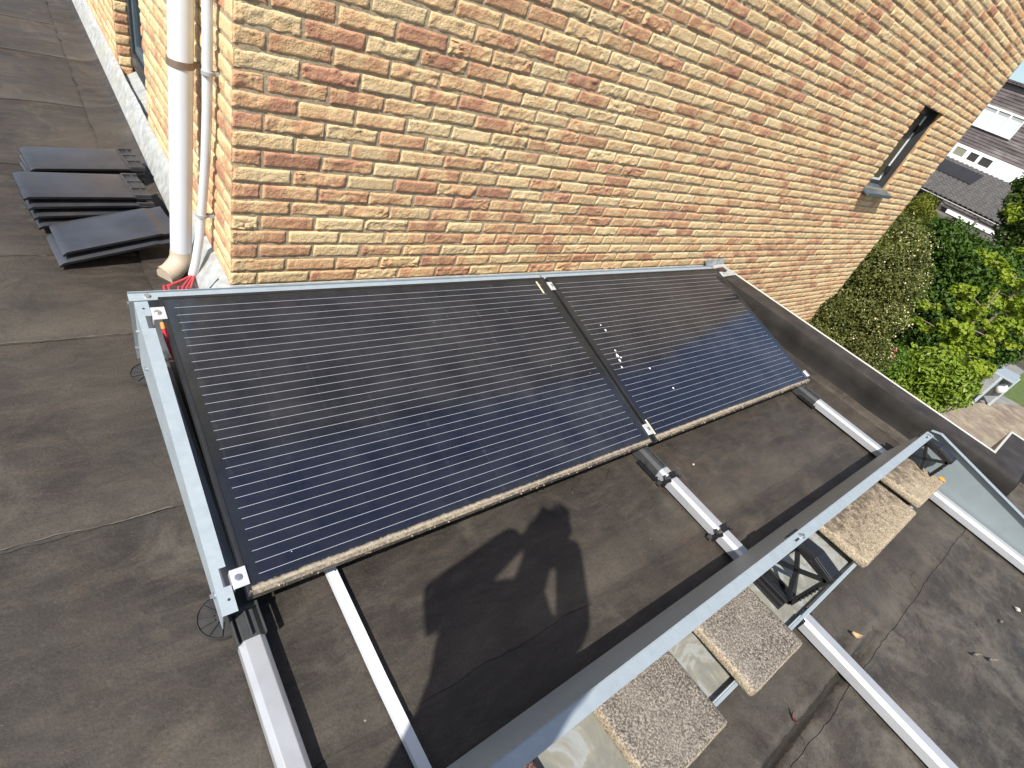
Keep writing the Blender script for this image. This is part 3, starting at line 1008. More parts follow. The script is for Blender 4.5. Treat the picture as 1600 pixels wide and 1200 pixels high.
def mat_plainbrick():
    mt, t, b = new_mat('upper_brickwork')
    g = N(t, 'ShaderNodeNewGeometry'); sp = N(t, 'ShaderNodeSeparateXYZ'); t.links.new(g.outputs['Position'], sp.inputs[0])
    cb = N(t, 'ShaderNodeCombineXYZ')
    t.links.new(mth(t, 'ADD', sp.outputs[0], sp.outputs[1]), cb.inputs[0]); t.links.new(sp.outputs[2], cb.inputs[1])
    br = N(t, 'ShaderNodeTexBrick')
    setin(br, Scale=1.0, Mortar_Size=0.006, Brick_Width=0.2148, Row_Height=0.0625, Bias=-0.2)
    br.inputs['Color1'].default_value = (0.56, 0.36, 0.15, 1); br.inputs['Color2'].default_value = (0.42, 0.2, 0.09, 1); br.inputs['Mortar'].default_value = (0.24, 0.19, 0.13, 1)
    t.links.new(cb.outputs[0], br.inputs['Vector'])
    t.links.new(br.outputs['Color'], b.inputs['Base Color']); setin(b, Roughness=0.9)
    return mt


M['plainbrick'] = mat_plainbrick()
HT = 3.75
mb = MB()
mb.bb(0.0, XW, 0.0, 6.5, 2.83, HT)
mb.bb(0.25, XW - 0.002, 0.32, 6.5, GROUND, 2.83)
# end wall beyond the corner, extension walls under the parapet
mb.bb(XW - 0.1, XW - 0.003, 0.012, 0.4, GROUND, 2.83)
mb.bb(3.75, 3.79, -2.2, -0.02, GROUND, -0.32)
mb.bb(3.75, 4.42, -2.21, -2.17, GROUND, -0.32)
build(mb, 'wall', M['plainbrick'], house)
mb = MB(); mb.bb(-0.05, XW + 0.05, -0.05, 6.55, HT, HT + 0.10)
build(mb, 'roof_edge', M['anth'], house)

# small window in the main wall
mb = MB()
for (x0, x1, z0, z1) in ((WX0, WX0 + 0.05, WZ0, WZ1), (WX1 - 0.022, WX1, WZ0, WZ1), (WX0 + 0.05, WX1 - 0.022, WZ1 - 0.06, WZ1), (WX0 + 0.05, WX1 - 0.022, WZ0, WZ0 + 0.055)):
    mb.bb(x0, x1, 0.10, 0.15, z0, z1)
wf = build(mb, 'window', M['anth'], house, bevel=0.004)
mb = MB()
for (x0, x1, z0, z1) in ((WX1 - 0.046, WX1 - 0.022, WZ0 + 0.055, WZ1 - 0.06), (WX0 + 0.05, WX1 - 0.046, WZ0 + 0.055, WZ0 + 0.072)):
    mb.bb(x0, x1, 0.108, 0.14, z0, z1)
build(mb, 'inner_frame', M['whitepaint'], wf)
mb = MB(); mb.bb(WX0 + 0.05, WX1 - 0.046, 0.114, 0.120, WZ0 + 0.072, WZ1 - 0.06)
build(mb, 'pane', M['glass_wall'], wf)
for zz in (WZ0 + 0.17, WZ1 - 0.18):
    mb = MB(); mb.bb(WX1 - 0.072, WX1 - 0.012, 0.086, 0.112, zz - 0.035, zz + 0.035)
    build(mb, 'hinge', M['plastic'], wf, bevel=0.004)
mb = MB()
mb.bb(WX0 - 0.02, WX0, 0.010, 0.15, WZ0, WZ1)
mb.bb(WX0 - 0.02, WX1 + 0.02, 0.008, 0.15, WZ1 - 0.004, WZ1 + 0.02)
mb.bb(WX1 - 0.010, WX1, 0.038, 0.10, WZ0, WZ1)
build(mb, 'lining', M['darklining'], wf)
mb = MB(); mb.bb(WX1, WX1 + 0.02, 0.008, 0.15, WZ0, WZ1)
build(mb, 'reveal', M['plainbrick'], wf)
mb = MB()
mb.hexa([(WX0 - 0.03, 0.10, WZ0 - 0.012), (WX1 + 0.04, 0.10, WZ0 - 0.012), (WX1 + 0.04, -0.075, WZ0 - 0.062), (WX0 - 0.03, -0.075, WZ0 - 0.062)],
        [(WX0 - 0.03, 0.10, WZ0 + 0.018), (WX1 + 0.04, 0.10, WZ0 + 0.018), (WX1 + 0.04, -0.075, WZ0 - 0.027), (WX0 - 0.03, -0.075, WZ0 - 0.027)])
build(mb, 'sill', M['anth_sill'], wf, bevel=0.004)

# tall window in the left wall
mb = MB()
mb.bb(0.075, 0.15, LY0, LY0 + 0.07, LZ0 + 0.06, LZ1); mb.bb(0.075, 0.15, LY1 - 0.07, LY1, LZ0 + 0.06, LZ1)
mb.bb(0.075, 0.15, LY0 + 0.07, LY1 - 0.07, LZ1 - 0.07, LZ1); mb.bb(0.075, 0.15, LY0 + 0.07, LY1 - 0.07, LZ0 + 0.06, LZ0 + 0.15)
lf = build(mb, 'window', M['anth'], house, bevel=0.006)
mb = MB()
mb.bb(0.09, 0.14, LY0 + 0.085, LY0 + 0.13, LZ0 + 0.165, LZ1 - 0.085); mb.bb(0.09, 0.14, LY1 - 0.13, LY1 - 0.085, LZ0 + 0.165, LZ1 - 0.085)
mb.bb(0.09, 0.14, LY0 + 0.13, LY1 - 0.13, LZ0 + 0.165, LZ0 + 0.21); mb.bb(0.09, 0.14, LY0 + 0.13, LY1 - 0.13, LZ1 - 0.13, LZ1 - 0.085)
build(mb, 'sash', M['anth_sill'], lf, bevel=0.004)
mb = MB(); mb.bb(0.11, 0.118, LY0 + 0.07, LY1 - 0.07, LZ0 + 0.15, LZ1 - 0.07)
build(mb, 'pane', M['glass'], lf)
# brick jamb of the window made of short returns
bricks = []
for k in range(-1, 35):
    z0 = k * CRS + 0.0005
    bricks.append((0.004, 0.074, z0, z0 + BH, 9, 7, -0.12))
v, f, c = brick_patches(bricks, 41)
W = np.stack([v[:, 0], LY1 - v[:, 1] - 0.004, v[:, 2]], 1)
jm = np.array([(0.0, LY1 + 0.002, -0.1), (0.08, LY1 + 0.002, -0.1), (0.08, LY1 + 0.002, LZ1), (0.0, LY1 + 0.002, LZ1)])
n0 = len(W)
jb = mesh_obj('jamb', np.concatenate([W, jm]), np.concatenate([f, [[n0, n0 + 1, n0 + 2, n0 + 3]]]), [M['brick'], M['mortar']], lf, np.append(np.zeros(len(f), int), 1), smooth=True, angle=50)
set_point_color(jb, 'brk', np.concatenate([c, np.tile([0.3, 0.5, 0.5, 1], (4, 1))]))
mb = MB()
mb.hexa([(-0.03, LY0 - 0.06, -0.14), (0.15, LY0 - 0.06, -0.06), (0.15, LY1 + 0.02, -0.06), (-0.03, LY1 + 0.02, -0.14)], [(-0.03, LY0 - 0.06, -0.095), (0.15, LY0 - 0.06, 0.008), (0.15, LY1 - 0.004, 0.008), (-0.03, LY1 - 0.004, -0.095)])
build(mb, 'sill', M['lead'], lf, bevel=0.006)

# lead apron along the left wall, crumpled
ny = 420
Y = np.linspace(-0.02, 6.5, ny)
V = []
prof = [(0.004, -0.005), (-0.012, -0.012), (-0.024, -0.045), (-0.038, -0.085), (-0.054, -0.122), (-0.057, -0.134)]
for y in Y:
    cr = max(0, math.sin(y * 31 + 5 * float(vnoise(y * 3, 0.7)))) ** 8
    for k, (x, z) in enumerate(prof):
        a = 0.009 * (float(vnoise(y * 24, k * 0.9, 0, 5)) - 0.5) * (k in (1, 2, 3)) + 0.004 * cr * (k in (1, 2, 3))
        lo = 1.0 if y > 0.25 else 1.5
        V.append((x * lo - a, y, z + 0.006 * (float(vnoise(y * 13, k * 1.7, 0, 8)) - 0.5) * (k in (0, 1)) + 0.003 * (float(vnoise(y * 6, k * 1.7, 0, 8)) - 0.5) * (k in (4, 5)) + (0.0 if k else 0.01 * (float(vnoise(y * 5, 9)) - .5))))
npf = len(prof)
F = [(i * npf + k, i * npf + k + 1, (i + 1) * npf + k + 1, (i + 1) * npf + k) for i in range(ny - 1) for k in range(npf - 1)]
la = mesh_obj('lead_flashing', V, F, M['lead'], house, smooth=True)
# folded lead lump round the corner foot
mb = MB()
n = 12
P0, P1, P2, P3 = Vector((-0.01, 0.13, -0.03)), Vector((0.0, -0.02, -0.01)), Vector((-0.10, 0.13, -0.188)), Vector((-0.02, -0.10, -0.188))
vs = []
for i in range(n):
    for j in range(n):
        a, b_ = i / (n - 1), j / (n - 1)
        p = (P0 * (1 - a) + P1 * a) * (1 - b_) + (P2 * (1 - a) + P3 * a) * b_
        p += Vector((-1, -0.4, 0.6)) * 0.016 * (float(vnoise(i * 0.9, j * 0.8, 0, 12)) - 0.4)
        vs.append(p)
mb.add(vs, [(i * n + j, (i + 1) * n + j, (i + 1) * n + j + 1, i * n + j + 1) for i in range(n - 1) for j in range(n - 1)])
build(mb, 'lead_flashing', M['lead'], house, smooth=True, angle=60)
mb = MB(); mb.extrude([(-0.013, 0.0), (-0.02, -0.05), (-0.03, -0.18), (-0.012, -0.18), (-0.004, 0.0)], 'x', 0.0, 3.5)
build(mb, 'lead_flashing', M['lead'], house)

# ================================================================== DOWNPIPE, CONDUIT, CABLES
dp = empty('downpipe', (-0.1, 0.4, -0.19), 'thick white plastic downpipe ending in a beige shoe at the wall corner', 'downpipe')
PB = Vector((-0.098, 0.40, -0.105)); PT = Vector((-0.052, 0.405, 1.0))
ax = (PT - PB)
mb = MB(); mb.tube([PB, PB + ax * 0.25, PB + ax * 0.5, PB + ax, PB + ax * 2.6], 0.041, 32)
build(mb, 'pipe', M['pvc'], dp, smooth=True, angle=40)
mb = MB()
mb.tube([PB + Vector((0.002, 0.002, 0.03)), PB + Vector((0, 0, -0.006)), PB + Vector((-0.016, -0.014, -0.034)), PB + Vector((-0.048, -0.040, -0.056)), PB + Vector((-0.078, -0.060, -0.064))], [0.0435, 0.0445, 0.045, 0.045, 0.046], 32, cap=False)
mb.tube([PB + Vector((-0.030, -0.025, -0.049)), PB + Vector((-0.060, -0.048, -0.060)), PB + Vector((-0.0775, -0.0598, -0.064))], 0.040, 24)
build(mb, 'shoe', M['pvc_old'], dp, smooth=True, angle=50)
bz = PB + ax * 0.715
mb = MB(); mb.tube([bz + Vector((0, 0, -0.012)), bz + Vector((0, 0, 0.012))], 0.0445, 32)
mb.bb(bz.x + 0.03, 0.0, bz.y - 0.008, bz.y + 0.008, bz.z - 0.010, bz.z + 0.010)
build(mb, 'bracket', M['strap'], dp, smooth=True, angle=40)

cp = [(-0.034, 0.150, 2.6), (-0.034, 0.150, 0.9), (-0.034, 0.175, 0.62), (-0.036, 0.205, 0.42), (-0.042, 0.235, 0.25), (-0.052, 0.255, 0.08), (-0.068, 0.266, -0.05), (-0.083, 0.268, -0.12)]
cn = empty('conduit', (-0.08, 0.27, -0.13), 'slim white conduit tube clipped to the wall beside the downpipe', 'conduit')
mb = MB(); mb.tube(cp, 0.0165, 20)
build(mb, 'tube', M['pvc'], cn, smooth=True, angle=50)
for (cx, cy, cz) in ((-0.034, 0.158, 0.735), (-0.045, 0.243, 0.175)):
    mb = MB(); mb.tube([(cx, cy, cz - 0.006), (cx, cy, cz + 0.006)], 0.0205, 20)
    mb.bb(cx, 0.0, cy - 0.008, cy + 0.008, cz - 0.006, cz + 0.006)
    build(mb, 'clip', M['clipgrey'], cn, smooth=True, angle=40)
st = MB(); st.bar((-0.020, 0.085, -0.02), (-0.105, 0.135, -0.185), 0.028, 0.004, up=(0.6, -0.8, 0.2))
tag(build(st, 'metal_strip', M['zinc2']), 'grey flat metal strip leaning on the lead at the foot of the brick corner', 'metal strip')
ends = [(-0.222, 0.030), (-0.206, 0.028), (-0.176, 0.022), (-0.163, 0.020), (-0.150, 0.018)]
lab = ['red cable leaving the white conduit, outermost loop to the left', 'red cable leaving the white conduit, second loop from the left', 'red cable leaving the white conduit, middle strand of five', 'red cable leaving the white conduit, fourth strand from the left', 'red cable leaving the white conduit, strand nearest the brick corner']
for k, (ex, ey) in enumerate(ends):
    o_ = Vector(((k - 2) * 0.005, ((k * 7) % 3 - 1) * 0.005, 0))
    A = Vector(cp[-1]) + o_; D = Vector((ex, ey + 0.02, -0.052))
    bul = Vector((-0.022, 0.0, 0.004)) if k < 2 else Vector((0.004 * (k - 3), 0.0, -0.004))
    B = A.lerp(D, 0.35) + bul * 0.3; C_ = A.lerp(D, 0.72) + bul; E_ = Vector((ex - 0.02, ey - 0.30, -0.11))
    pts = [Vector(cp[-2]) + o_ * 0.6]
    raw = [A, B, C_, D, E_]
    for j in range(len(raw) - 1):
        p0 = raw[max(j - 1, 0)]; p1 = raw[j]; p2 = raw[j + 1]; p3 = raw[min(j + 2, len(raw) - 1)]
        for s_ in range(6):
            tt = s_ / 6
            pts.append(0.5 * ((2 * p1) + (p2 - p0) * tt + (2 * p0 - 5 * p1 + 4 * p2 - p3) * tt ** 2 + (3 * p1 - p0 - 3 * p2 + p3) * tt ** 3))
    pts.append(E_)
    mb = MB(); mb.tube(pts, 0.0038, 8)
    tag(build(mb, 'red_cable', M['red'], None, smooth=True), lab[k], 'cable', 'red cables leaving the conduit')

# ================================================================== SOLAR PANELS
OR = Vector((-0.2923, -1.3046, -0.0564))
yaw, tilt, roll = 0.0059, 0.2358, -0.0047
ux = Vector((math.cos(yaw) * math.cos(roll), math.sin(yaw), math.sin(roll))).normalized()
uy = Vector((0, math.cos(tilt), math.sin(tilt))); uy = (uy - ux * uy.dot(ux)).normalized()
uz = ux.cross(uy)
PL, PD, PTH = 1.70, 1.011, 0.035


def PP(a, b_, h=0.0): return OR + ux * a + uy * b_ + uz * h


def pbox(mb, a0, a1, b0, b1, h0, h1, mi=0):
    mb.hexa([PP(a0, b0, h0), PP(a1, b0, h0), PP(a1, b1, h0), PP(a0, b1, h0)], [PP(a0, b0, h1), PP(a1, b0, h1), PP(a1, b1, h1), PP(a0, b1, h1)], mi)


plabels = ['large black solar panel nearest the downpipe, left of the pair under the wall', 'black solar panel next to the parapet, right of the pair under the wall']
for k in range(2):
    a0 = k * (PL + 0.02)
    sp_ = empty('solar_panel', PP(a0, 0, -PTH), plabels[k], 'solar panel', 'solar panels under the brick wall')
    mb = MB()
    fw = 0.011
    pbox(mb, a0, a0 + fw, 0, PD, -PTH, 0); pbox(mb, a0 + PL - fw, a0 + PL, 0, PD, -PTH, 0)
    pbox(mb, a0 + fw, a0 + PL - fw, PD - fw, PD, -PTH, 0)
    build(mb, 'frame', M['frame'], sp_, bevel=0.0012)
    mb = MB(); pbox(mb, a0 + fw, a0 + PL - fw, 0, fw, -PTH, 0.0)
    # small lips and silt crust in front
    build(mb, 'low_frame', M['frame_low'], sp_, bevel=0.0015)
    mb = MB(); pbox(mb, a0 + fw, a0 + PL - fw, fw, PD - fw, -0.008, -0.002)
    gl = build(mb, 'cell_glass', M['panel'], sp_)
    uvl = gl.data.uv_layers.new(name='UVMap')
    base = rootloc(sp_)
    for lp_ in gl.data.loops:
        p = gl.data.vertices[lp_.vertex_index].co + base - PP(a0, 0, 0)
        uvl.data[lp_.index].uv = (p.dot(ux), p.dot(uy))
    if k == 0: pbox(mb := MB(), 1.628, 1.638, 0.905, 0.985, -0.0018, -0.0012)
    else: pbox(mb := MB(), a0 + 0.016, a0 + 0.026, 0.028, 0.108, -0.0018, -0.0012)
    build(mb, 'sticker', M['label'], sp_)
    mb = MB(); pbox(mb, a0 + fw, a0 + PL - fw, fw, PD - fw, -0.03, -0.027)
    build(mb, 'back_sheet', M['dim'], sp_)
    # crumbs of silt along the low edge
    mb = MB()
    rr = random.Random(k + 3)
    for j in range(150):
        a = a0 + rr.uniform(0.0, PL); s_ = rr.uniform(0.001, 0.0035)
        b_ = rr.uniform(-0.004, 0.012)
        c_ = PP(a, b_, s_ * 0.3 - (0.01 if b_ < 0 else 0))
        mb.box(c_, (s_ * 2, s_ * 1.5, s_), Matrix.Rotation(rr.random() * 6, 3, 'Z'))
    o = build(mb, 'silt_crust', M['slab_edge'], sp_); stuff(o)
    # bird droppings
    if k == 1:
        mb = MB()
        for (a, b_, s_) in ((0.165, 0.63, 0.007), (0.155, 0.665, 0.004), (0.125, 0.47, 0.010), (0.135, 0.50, 0.006), (0.118, 0.44, 0.009), (0.14, 0.455, 0.005), (0.10, 0.40, 0.006), (0.29, 0.36, 0.006), (0.36, 0.22, 0.006)):
            n_ = 9
            ring = [PP(a0 + a + s_ * math.cos(q_) * rr.uniform(.6, 1.1), b_ + s_ * 1.3 * math.sin(q_) * rr.uniform(.6, 1.1), -0.0018) for q_ in [2 * math.pi * i / n_ for i in range(n_)]]
            top = [p.lerp(PP(a0 + a, b_, 0), 0.3) + uz * 0.001 for p in ring]
            mb = MB(); mb.hexa(ring, top)
            build(mb, 'bird_dropping', M['whitepaint'], sp_)


def clamp(loc_ab, wdt, dep, label, group, endside=0):
    a, b_ = loc_ab
    r = empty('panel_clamp', PP(a, b_, 0), label, 'clamp', group)
    mb = MB(); pbox(mb, a - wdt / 2, a + wdt / 2, b_ - dep / 2, b_ + dep / 2, 0.0006, 0.0045)
    if endside:
        e = a + endside * wdt / 2
        pbox(mb, min(e, e - endside * 0.004), max(e, e - endside * 0.004), b_ - dep / 2, b_ + dep / 2, -0.045, 0.0006)
    build(mb, 'clamp_plate', M['bright'], r, bevel=0.0012)
    mb = MB()
    c0 = PP(a + endside * 0.004, b_, 0.0045); c1 = PP(a + endside * 0.004, b_, 0.010)
    mb.tube([c0, c1], 0.0085, 18)
    mb.tube([PP(a + endside * 0.004, b_, 0.0100), PP(a + endside * 0.004, b_, 0.0115)], 0.0055, 6)
    build(mb, 'bolt', M['steel'], r, smooth=True, angle=40)


G_ = 'silver clamps holding the solar panels'
clamp((-0.010, 0.940), 0.038, 0.050, 'silver end clamp beside the red cable at the panel top corner', G_, -1)
clamp((-0.008, 0.055), 0.038, 0.050, 'silver end clamp at the low corner above the thick rail', G_, -1)
clamp((1.71, 0.945), 0.034, 0.055, 'silver clamp at the wall end of the gap between the two panels', G_)
clamp((1.71, 0.060), 0.034, 0.055, 'silver clamp at the low end of the gap between the two panels', G_)
clamp((3.432, 0.055), 0.038, 0.045, 'silver end clamp at the low panel corner by the parapet', G_, 1)
clamp((3.430, 0.950), 0.038, 0.045, 'silver end clamp at the top panel corner by the white lead patch', G_, 1)

# ---- left wind plate
wp = empty('side_plate', PP(-0.05, 0.5, -0.08), 'long pale zinc side plate with notches down the panels left edge', 'wind plate')
x0, x1 = -0.066, -0.030
notch = [(0.885, 0.935), (0.045, 0.095)]
mb = MB()
ys_ = [-0.022, 0.045, 0.095, 0.885, 0.935, 0.995]
for i in range(5):
    xi = x1 - (0.017 if i in (1, 3) else 0.0)
    pbox(mb, x0, xi, ys_[i], ys_[i + 1], -0.002, 0.0)
build(mb, 'top_flange', M['zinc'], wp)
mb = MB()
A0 = PP(x0, -0.022, -0.001); A1 = PP(x0, 0.995, -0.001)
t_ = Vector((0.0018, 0, 0))
quad = [A0, A1, Vector((A1.x, A1.y, -0.08)), Vector((A0.x, A0.y, -0.125))]
mb.hexa([q_ + t_ * 1.01 for q_ in quad], [q_ for q_ in quad])
build(mb, 'side_face', M['zinc'], wp)
for (y_, z_) in ((-0.225, 0.095), (-0.372, 0.088), (-0.297, -0.037), (-0.487, 0.028), (-1.261, -0.068)):
    mb = MB()
    mb.tube([(A0.x, y_, z_), (A0.x - 0.004, y_, z_)], 0.009, 14); mb.tube([(A0.x - 0.004, y_, z_), (A0.x - 0.012, y_, z_)], 0.006, 6)
    build(mb, 'bolt', M['steel'], wp, smooth=True, angle=40)
for (a, b_) in ((-0.046, 0.965), (-0.043, 0.012)):
    mb = MB(); mb.tube([PP(a, b_, 0.0002), PP(a, b_, 0.0008)], 0.0035, 12)
    build(mb, 'screw_hole', M['dim'], wp)

# ---- rear deflector of the first row
rd = empty('wind_deflector', (1.4, -0.27, 0.0), 'thin grey deflector strip along the panels top edge by the wall', 'wind deflector', 'grey wind deflectors')
mb = MB()
pbox(mb, -0.075, 3.44, PD + 0.004, PD + 0.036, -0.020, -0.018)
pbox(mb, -0.075, 3.44, PD + 0.0345, PD + 0.0365, -0.018, -0.010)
build(mb, 'top_flange', M['zinc'], rd)
mb = MB()
mb.add([PP(-0.075, PD + 0.0365, -0.012), PP(3.44, PD + 0.0365, -0.012), Vector((3.13, -0.185, -0.16)), Vector((-0.36, -0.205, -0.16))], [(0, 1, 2, 3)])
build(mb, 'sloping_face', M['zinc2'], rd)
for a in (-0.025, 1.70, 3.40):
    mb = MB(); mb.tube([PP(a, PD + 0.02, -0.018), PP(a, PD + 0.02, -0.012)], 0.008, 12)
    build(mb, 'bolt', M['steel'], rd, smooth=True, angle=40)

# under the top left corner: cable and junction
cb = [PP(-0.006, 0.905, -0.02), PP(-0.004, 0.875, -0.045), PP(0.004, 0.84, -0.075), PP(0.02, 0.79, -0.10), PP(0.04, 0.70, -0.12)]
mb = MB(); mb.tube(cb, 0.0052, 10)
ca = empty('red_cable', cb[-1], 'single red cable dropping from the end clamp under the panel corner', 'cable')
build(mb, 'sheath', M['red'], ca, smooth=True)
mb = MB(); mb.tube([PP(-0.007, 0.918, -0.016), PP(-0.006, 0.898, -0.025)], 0.0065, 10)
build(mb, 'cable_boot', M['copper'], ca, smooth=True)

# ================================================================== RAILS
RAILZ0, RAILZ1 = -0.186, -0.136


def rail_profile(xc, w=0.064):
    h = w / 2; z0, z1 = RAILZ0, RAILZ1; c = 0.013
    return [(xc - h, z0), (xc - h, z1 - c), (xc - h + c, z1), (xc + h - c, z1), (xc + h, z1 - c), (xc + h, z0)]


rl = ['bright aluminium rail running out from under the near left panel corner', 'bright aluminium rail with two black cable clips below the gap between panels', 'bright aluminium rail beside the parapet']
rails = []
for k, xc in enumerate((-0.302, 1.425, 3.125)):
    r = empty('mounting_rail', (xc, -1.9, RAILZ0), rl[k], 'rail', 'mounting rails across the flat roof')
    mb = MB(); mb.extrude(rail_profile(xc), 'y', -4.2, -0.22)
    build(mb, 'rail_profile', M['alu'], r, bevel=0.002)
    # black end connector where the rail leaves the panel edge
    ys0, ys1 = (-1.372, -1.285) if k == 0 else (-1.400, -1.285)
    mb = MB()
    mb.extrude([(xc - 0.0335, RAILZ0 - 0.006), (xc - 0.0335, RAILZ1 - 0.012), (xc - 0.020, RAILZ1 + 0.0015), (xc + 0.020, RAILZ1 + 0.0015), (xc + 0.0335, RAILZ1 - 0.012), (xc + 0.0335, RAILZ0 - 0.006)], 'y', ys0, -1.22)
    mb.bb(xc - 0.002, xc + 0.003, ys0 + 0.004, ys1, RAILZ1 + 0.006, RAILZ1 + 0.014)
    if k == 0:
        mb.bb(xc - 0.036, xc - 0.031, ys0 - 0.006, ys1, RAILZ1 - 0.006, RAILZ1 + 0.012)
        mb.bb(xc + 0.031, xc + 0.036, ys0 - 0.004, ys1, RAILZ1 - 0.006, RAILZ1 + 0.010)
        mb.bb(xc - 0.036, xc + 0.036, ys1 - 0.012, ys1, RAILZ1 - 0.004, RAILZ1 + 0.014)
    build(mb, 'end_connector', M['sleeve'], r, bevel=0.0015)
    if k:
        mb = MB()
        for j in range(2): mb.bar((xc - 0.044 - j * 0.011, -1.30, RAILZ0 + 0.006), (xc - 0.044 - j * 0.011, -1.42, RAILZ0 + 0.006), 0.004, 0.012)
        mb.bb(xc - 0.058, xc - 0.034, -1.338, -1.330, RAILZ0, RAILZ0 + 0.012); mb.bb(xc - 0.058, xc - 0.034, -1.415, -1.407, RAILZ0, RAILZ0 + 0.012)
        build(mb, 'connector_ribs', M['plastic'], r)
    # connector in the second row
    mb = MB()
    mb.extrude([(xc - 0.036, RAILZ0 - 0.006), (xc - 0.036, RAILZ1 - 0.004), (xc + 0.036, RAILZ1 - 0.004), (xc + 0.036, RAILZ0 - 0.006)], 'y', -2.172, -2.12)
    build(mb, 'end_connector', M['plastic'], r, bevel=0.0015)
    if k == 1:
        for yc in (-1.452, -1.752):
            mb = MB()
            mb.extrude([(xc - 0.037, RAILZ0 - 0.004), (xc - 0.037, RAILZ1 - 0.010), (xc - 0.023, RAILZ1 + 0.005), (xc + 0.023, RAILZ1 + 0.005), (xc + 0.037, RAILZ1 - 0.010), (xc + 0.037, RAILZ0 - 0.004)], 'y', yc - 0.010, yc + 0.010)
            for sx in (-1, 1):
                mb.bar((xc + sx * 0.034, yc - 0.016, RAILZ1 + 0.004), (xc + sx * 0.052, yc + 0.006, RAILZ0 + 0.020), 0.014, 0.008)
                mb.bar((xc + sx * 0.050, yc + 0.012, RAILZ0 + 0.022), (xc + sx * 0.062, yc + 0.012, RAILZ0 + 0.004), 0.022, 0.008)
                mb.tube([(xc + sx * 0.041, yc, RAILZ1 - 0.012), (xc + sx * 0.041, yc + 0.018, RAILZ1 + 0.002)], 0.006, 8)
            mb.bb(xc - 0.014, xc + 0.018, yc - 0.004, yc + 0.02, RAILZ1 + 0.003, RAILZ1 + 0.010)
            build(mb, 'cable_clip', M['plastic'], r, bevel=0.001)
    # thin rubber strip under the rail
    mb = MB(); mb.bb(xc - 0.022, xc + 0.022, -4.2, -0.25, ROOF + 0.0105, RAILZ0 - 0.0005)
    build(mb, 'rubber_pad', M['rubber'], r)
for (x_, y_, rr_, lb) in ((-0.340, -1.262, 0.062, 'round black ribbed rubber foot under the low panel corner'), (-0.334, -0.262, 0.058, 'round black ribbed rubber foot halfway up the zinc side plate')):
    ft = empty('rubber_foot', (x_, y_, ROOF), lb, 'foot', 'round rubber feet of the rack')
    mb = MB(); mb.tube([(x_, y_, ROOF + 0.004), (x_, y_, ROOF + 0.0145)], rr_, 36)
    mb.tube([(x_, y_, ROOF + 0.0145), (x_, y_, ROOF + 0.0185)], rr_ * 0.98, 36, cap=False)
    build(mb, 'disc', M['rubber'], ft, smooth=True, angle=40)
    mb = MB()
    for j in range(12):
        a = j * math.pi / 6 + 0.2
        mb.bar((x_ + math.cos(a) * rr_ * .35, y_ + math.sin(a) * rr_ * .35, ROOF + 0.0165), (x_ + math.cos(a) * rr_ * .93, y_ + math.sin(a) * rr_ * .93, ROOF + 0.0165), 0.004, 0.005)
    build(mb, 'ribs', M['rubber'], ft)

# white trunking lying on the roof
mb = MB()
pts = [(-0.050, -1.10), (-0.050, -1.28), (-0.049, -1.60), (-0.044, -1.84), (-0.040, -2.2), (-0.038, -3.0), (-0.040, -4.2)]
for (a, b_) in zip(pts, pts[1:]):
    mb.hexa([(a[0] - 0.0155, a[1], ROOF + 0.012), (a[0] + 0.0155, a[1], ROOF + 0.012), (b_[0] + 0.0155, b_[1], ROOF + 0.012), (b_[0] - 0.0155, b_[1], ROOF + 0.012)],
            [(a[0] - 0.0145, a[1], ROOF + 0.032), (a[0] + 0.0145, a[1], ROOF + 0.032), (b_[0] + 0.0145, b_[1], ROOF + 0.032), (b_[0] - 0.0145, b_[1], ROOF + 0.032)])
tag(build(mb, 'cable_trunking', M['pvc']), 'slim white plastic cable trunking lying on the dark roof between rails', 'cable trunking')

# ================================================================== SECOND ROW
FZ = 0.112
X0, X1 = -0.32, 3.105
wd = empty('wind_deflector', (1.4, -1.9, 0.0), 'wide folded zinc deflector crossing the foreground in front of the ballast slabs', 'wind deflector', 'grey wind deflectors')
mb = MB()
mb.bb(X0, X1, -1.974, -1.938, FZ - 0.002, FZ)
build(mb, 'top_flange', M['zinc'], wd)
mb = MB()
mb.hexa([(X0, -1.938, FZ - 0.002), (X1, -1.938, FZ - 0.002), (X1, -1.866, -0.155), (X0, -1.866, -0.155)], [(X0, -1.936, FZ), (X1, -1.936, FZ), (X1, -1.864, -0.155), (X0, -1.864, -0.155)])
build(mb, 'sloping_face', M['zinc2'], wd)
for xx in (1.405, 3.055):
    for (sa, sb) in ((xx - 0.052, xx - 0.022), (xx + 0.008, xx + 0.022)):
        mb = MB(); mb.bb(sa, sb, -1.961, -1.953, FZ + 0.0003, FZ + 0.0008)
        build(mb, 'slot', M['dim'], wd)
    mb = MB(); mb.tube([(xx, -1.957, FZ), (xx, -1.957, FZ + 0.003)], 0.012, 18); mb.tube([(xx, -1.957, FZ + 0.003), (xx, -1.957, FZ + 0.008)], 0.007, 6)
    build(mb, 'bolt', M['steel'], wd, smooth=True, angle=40)

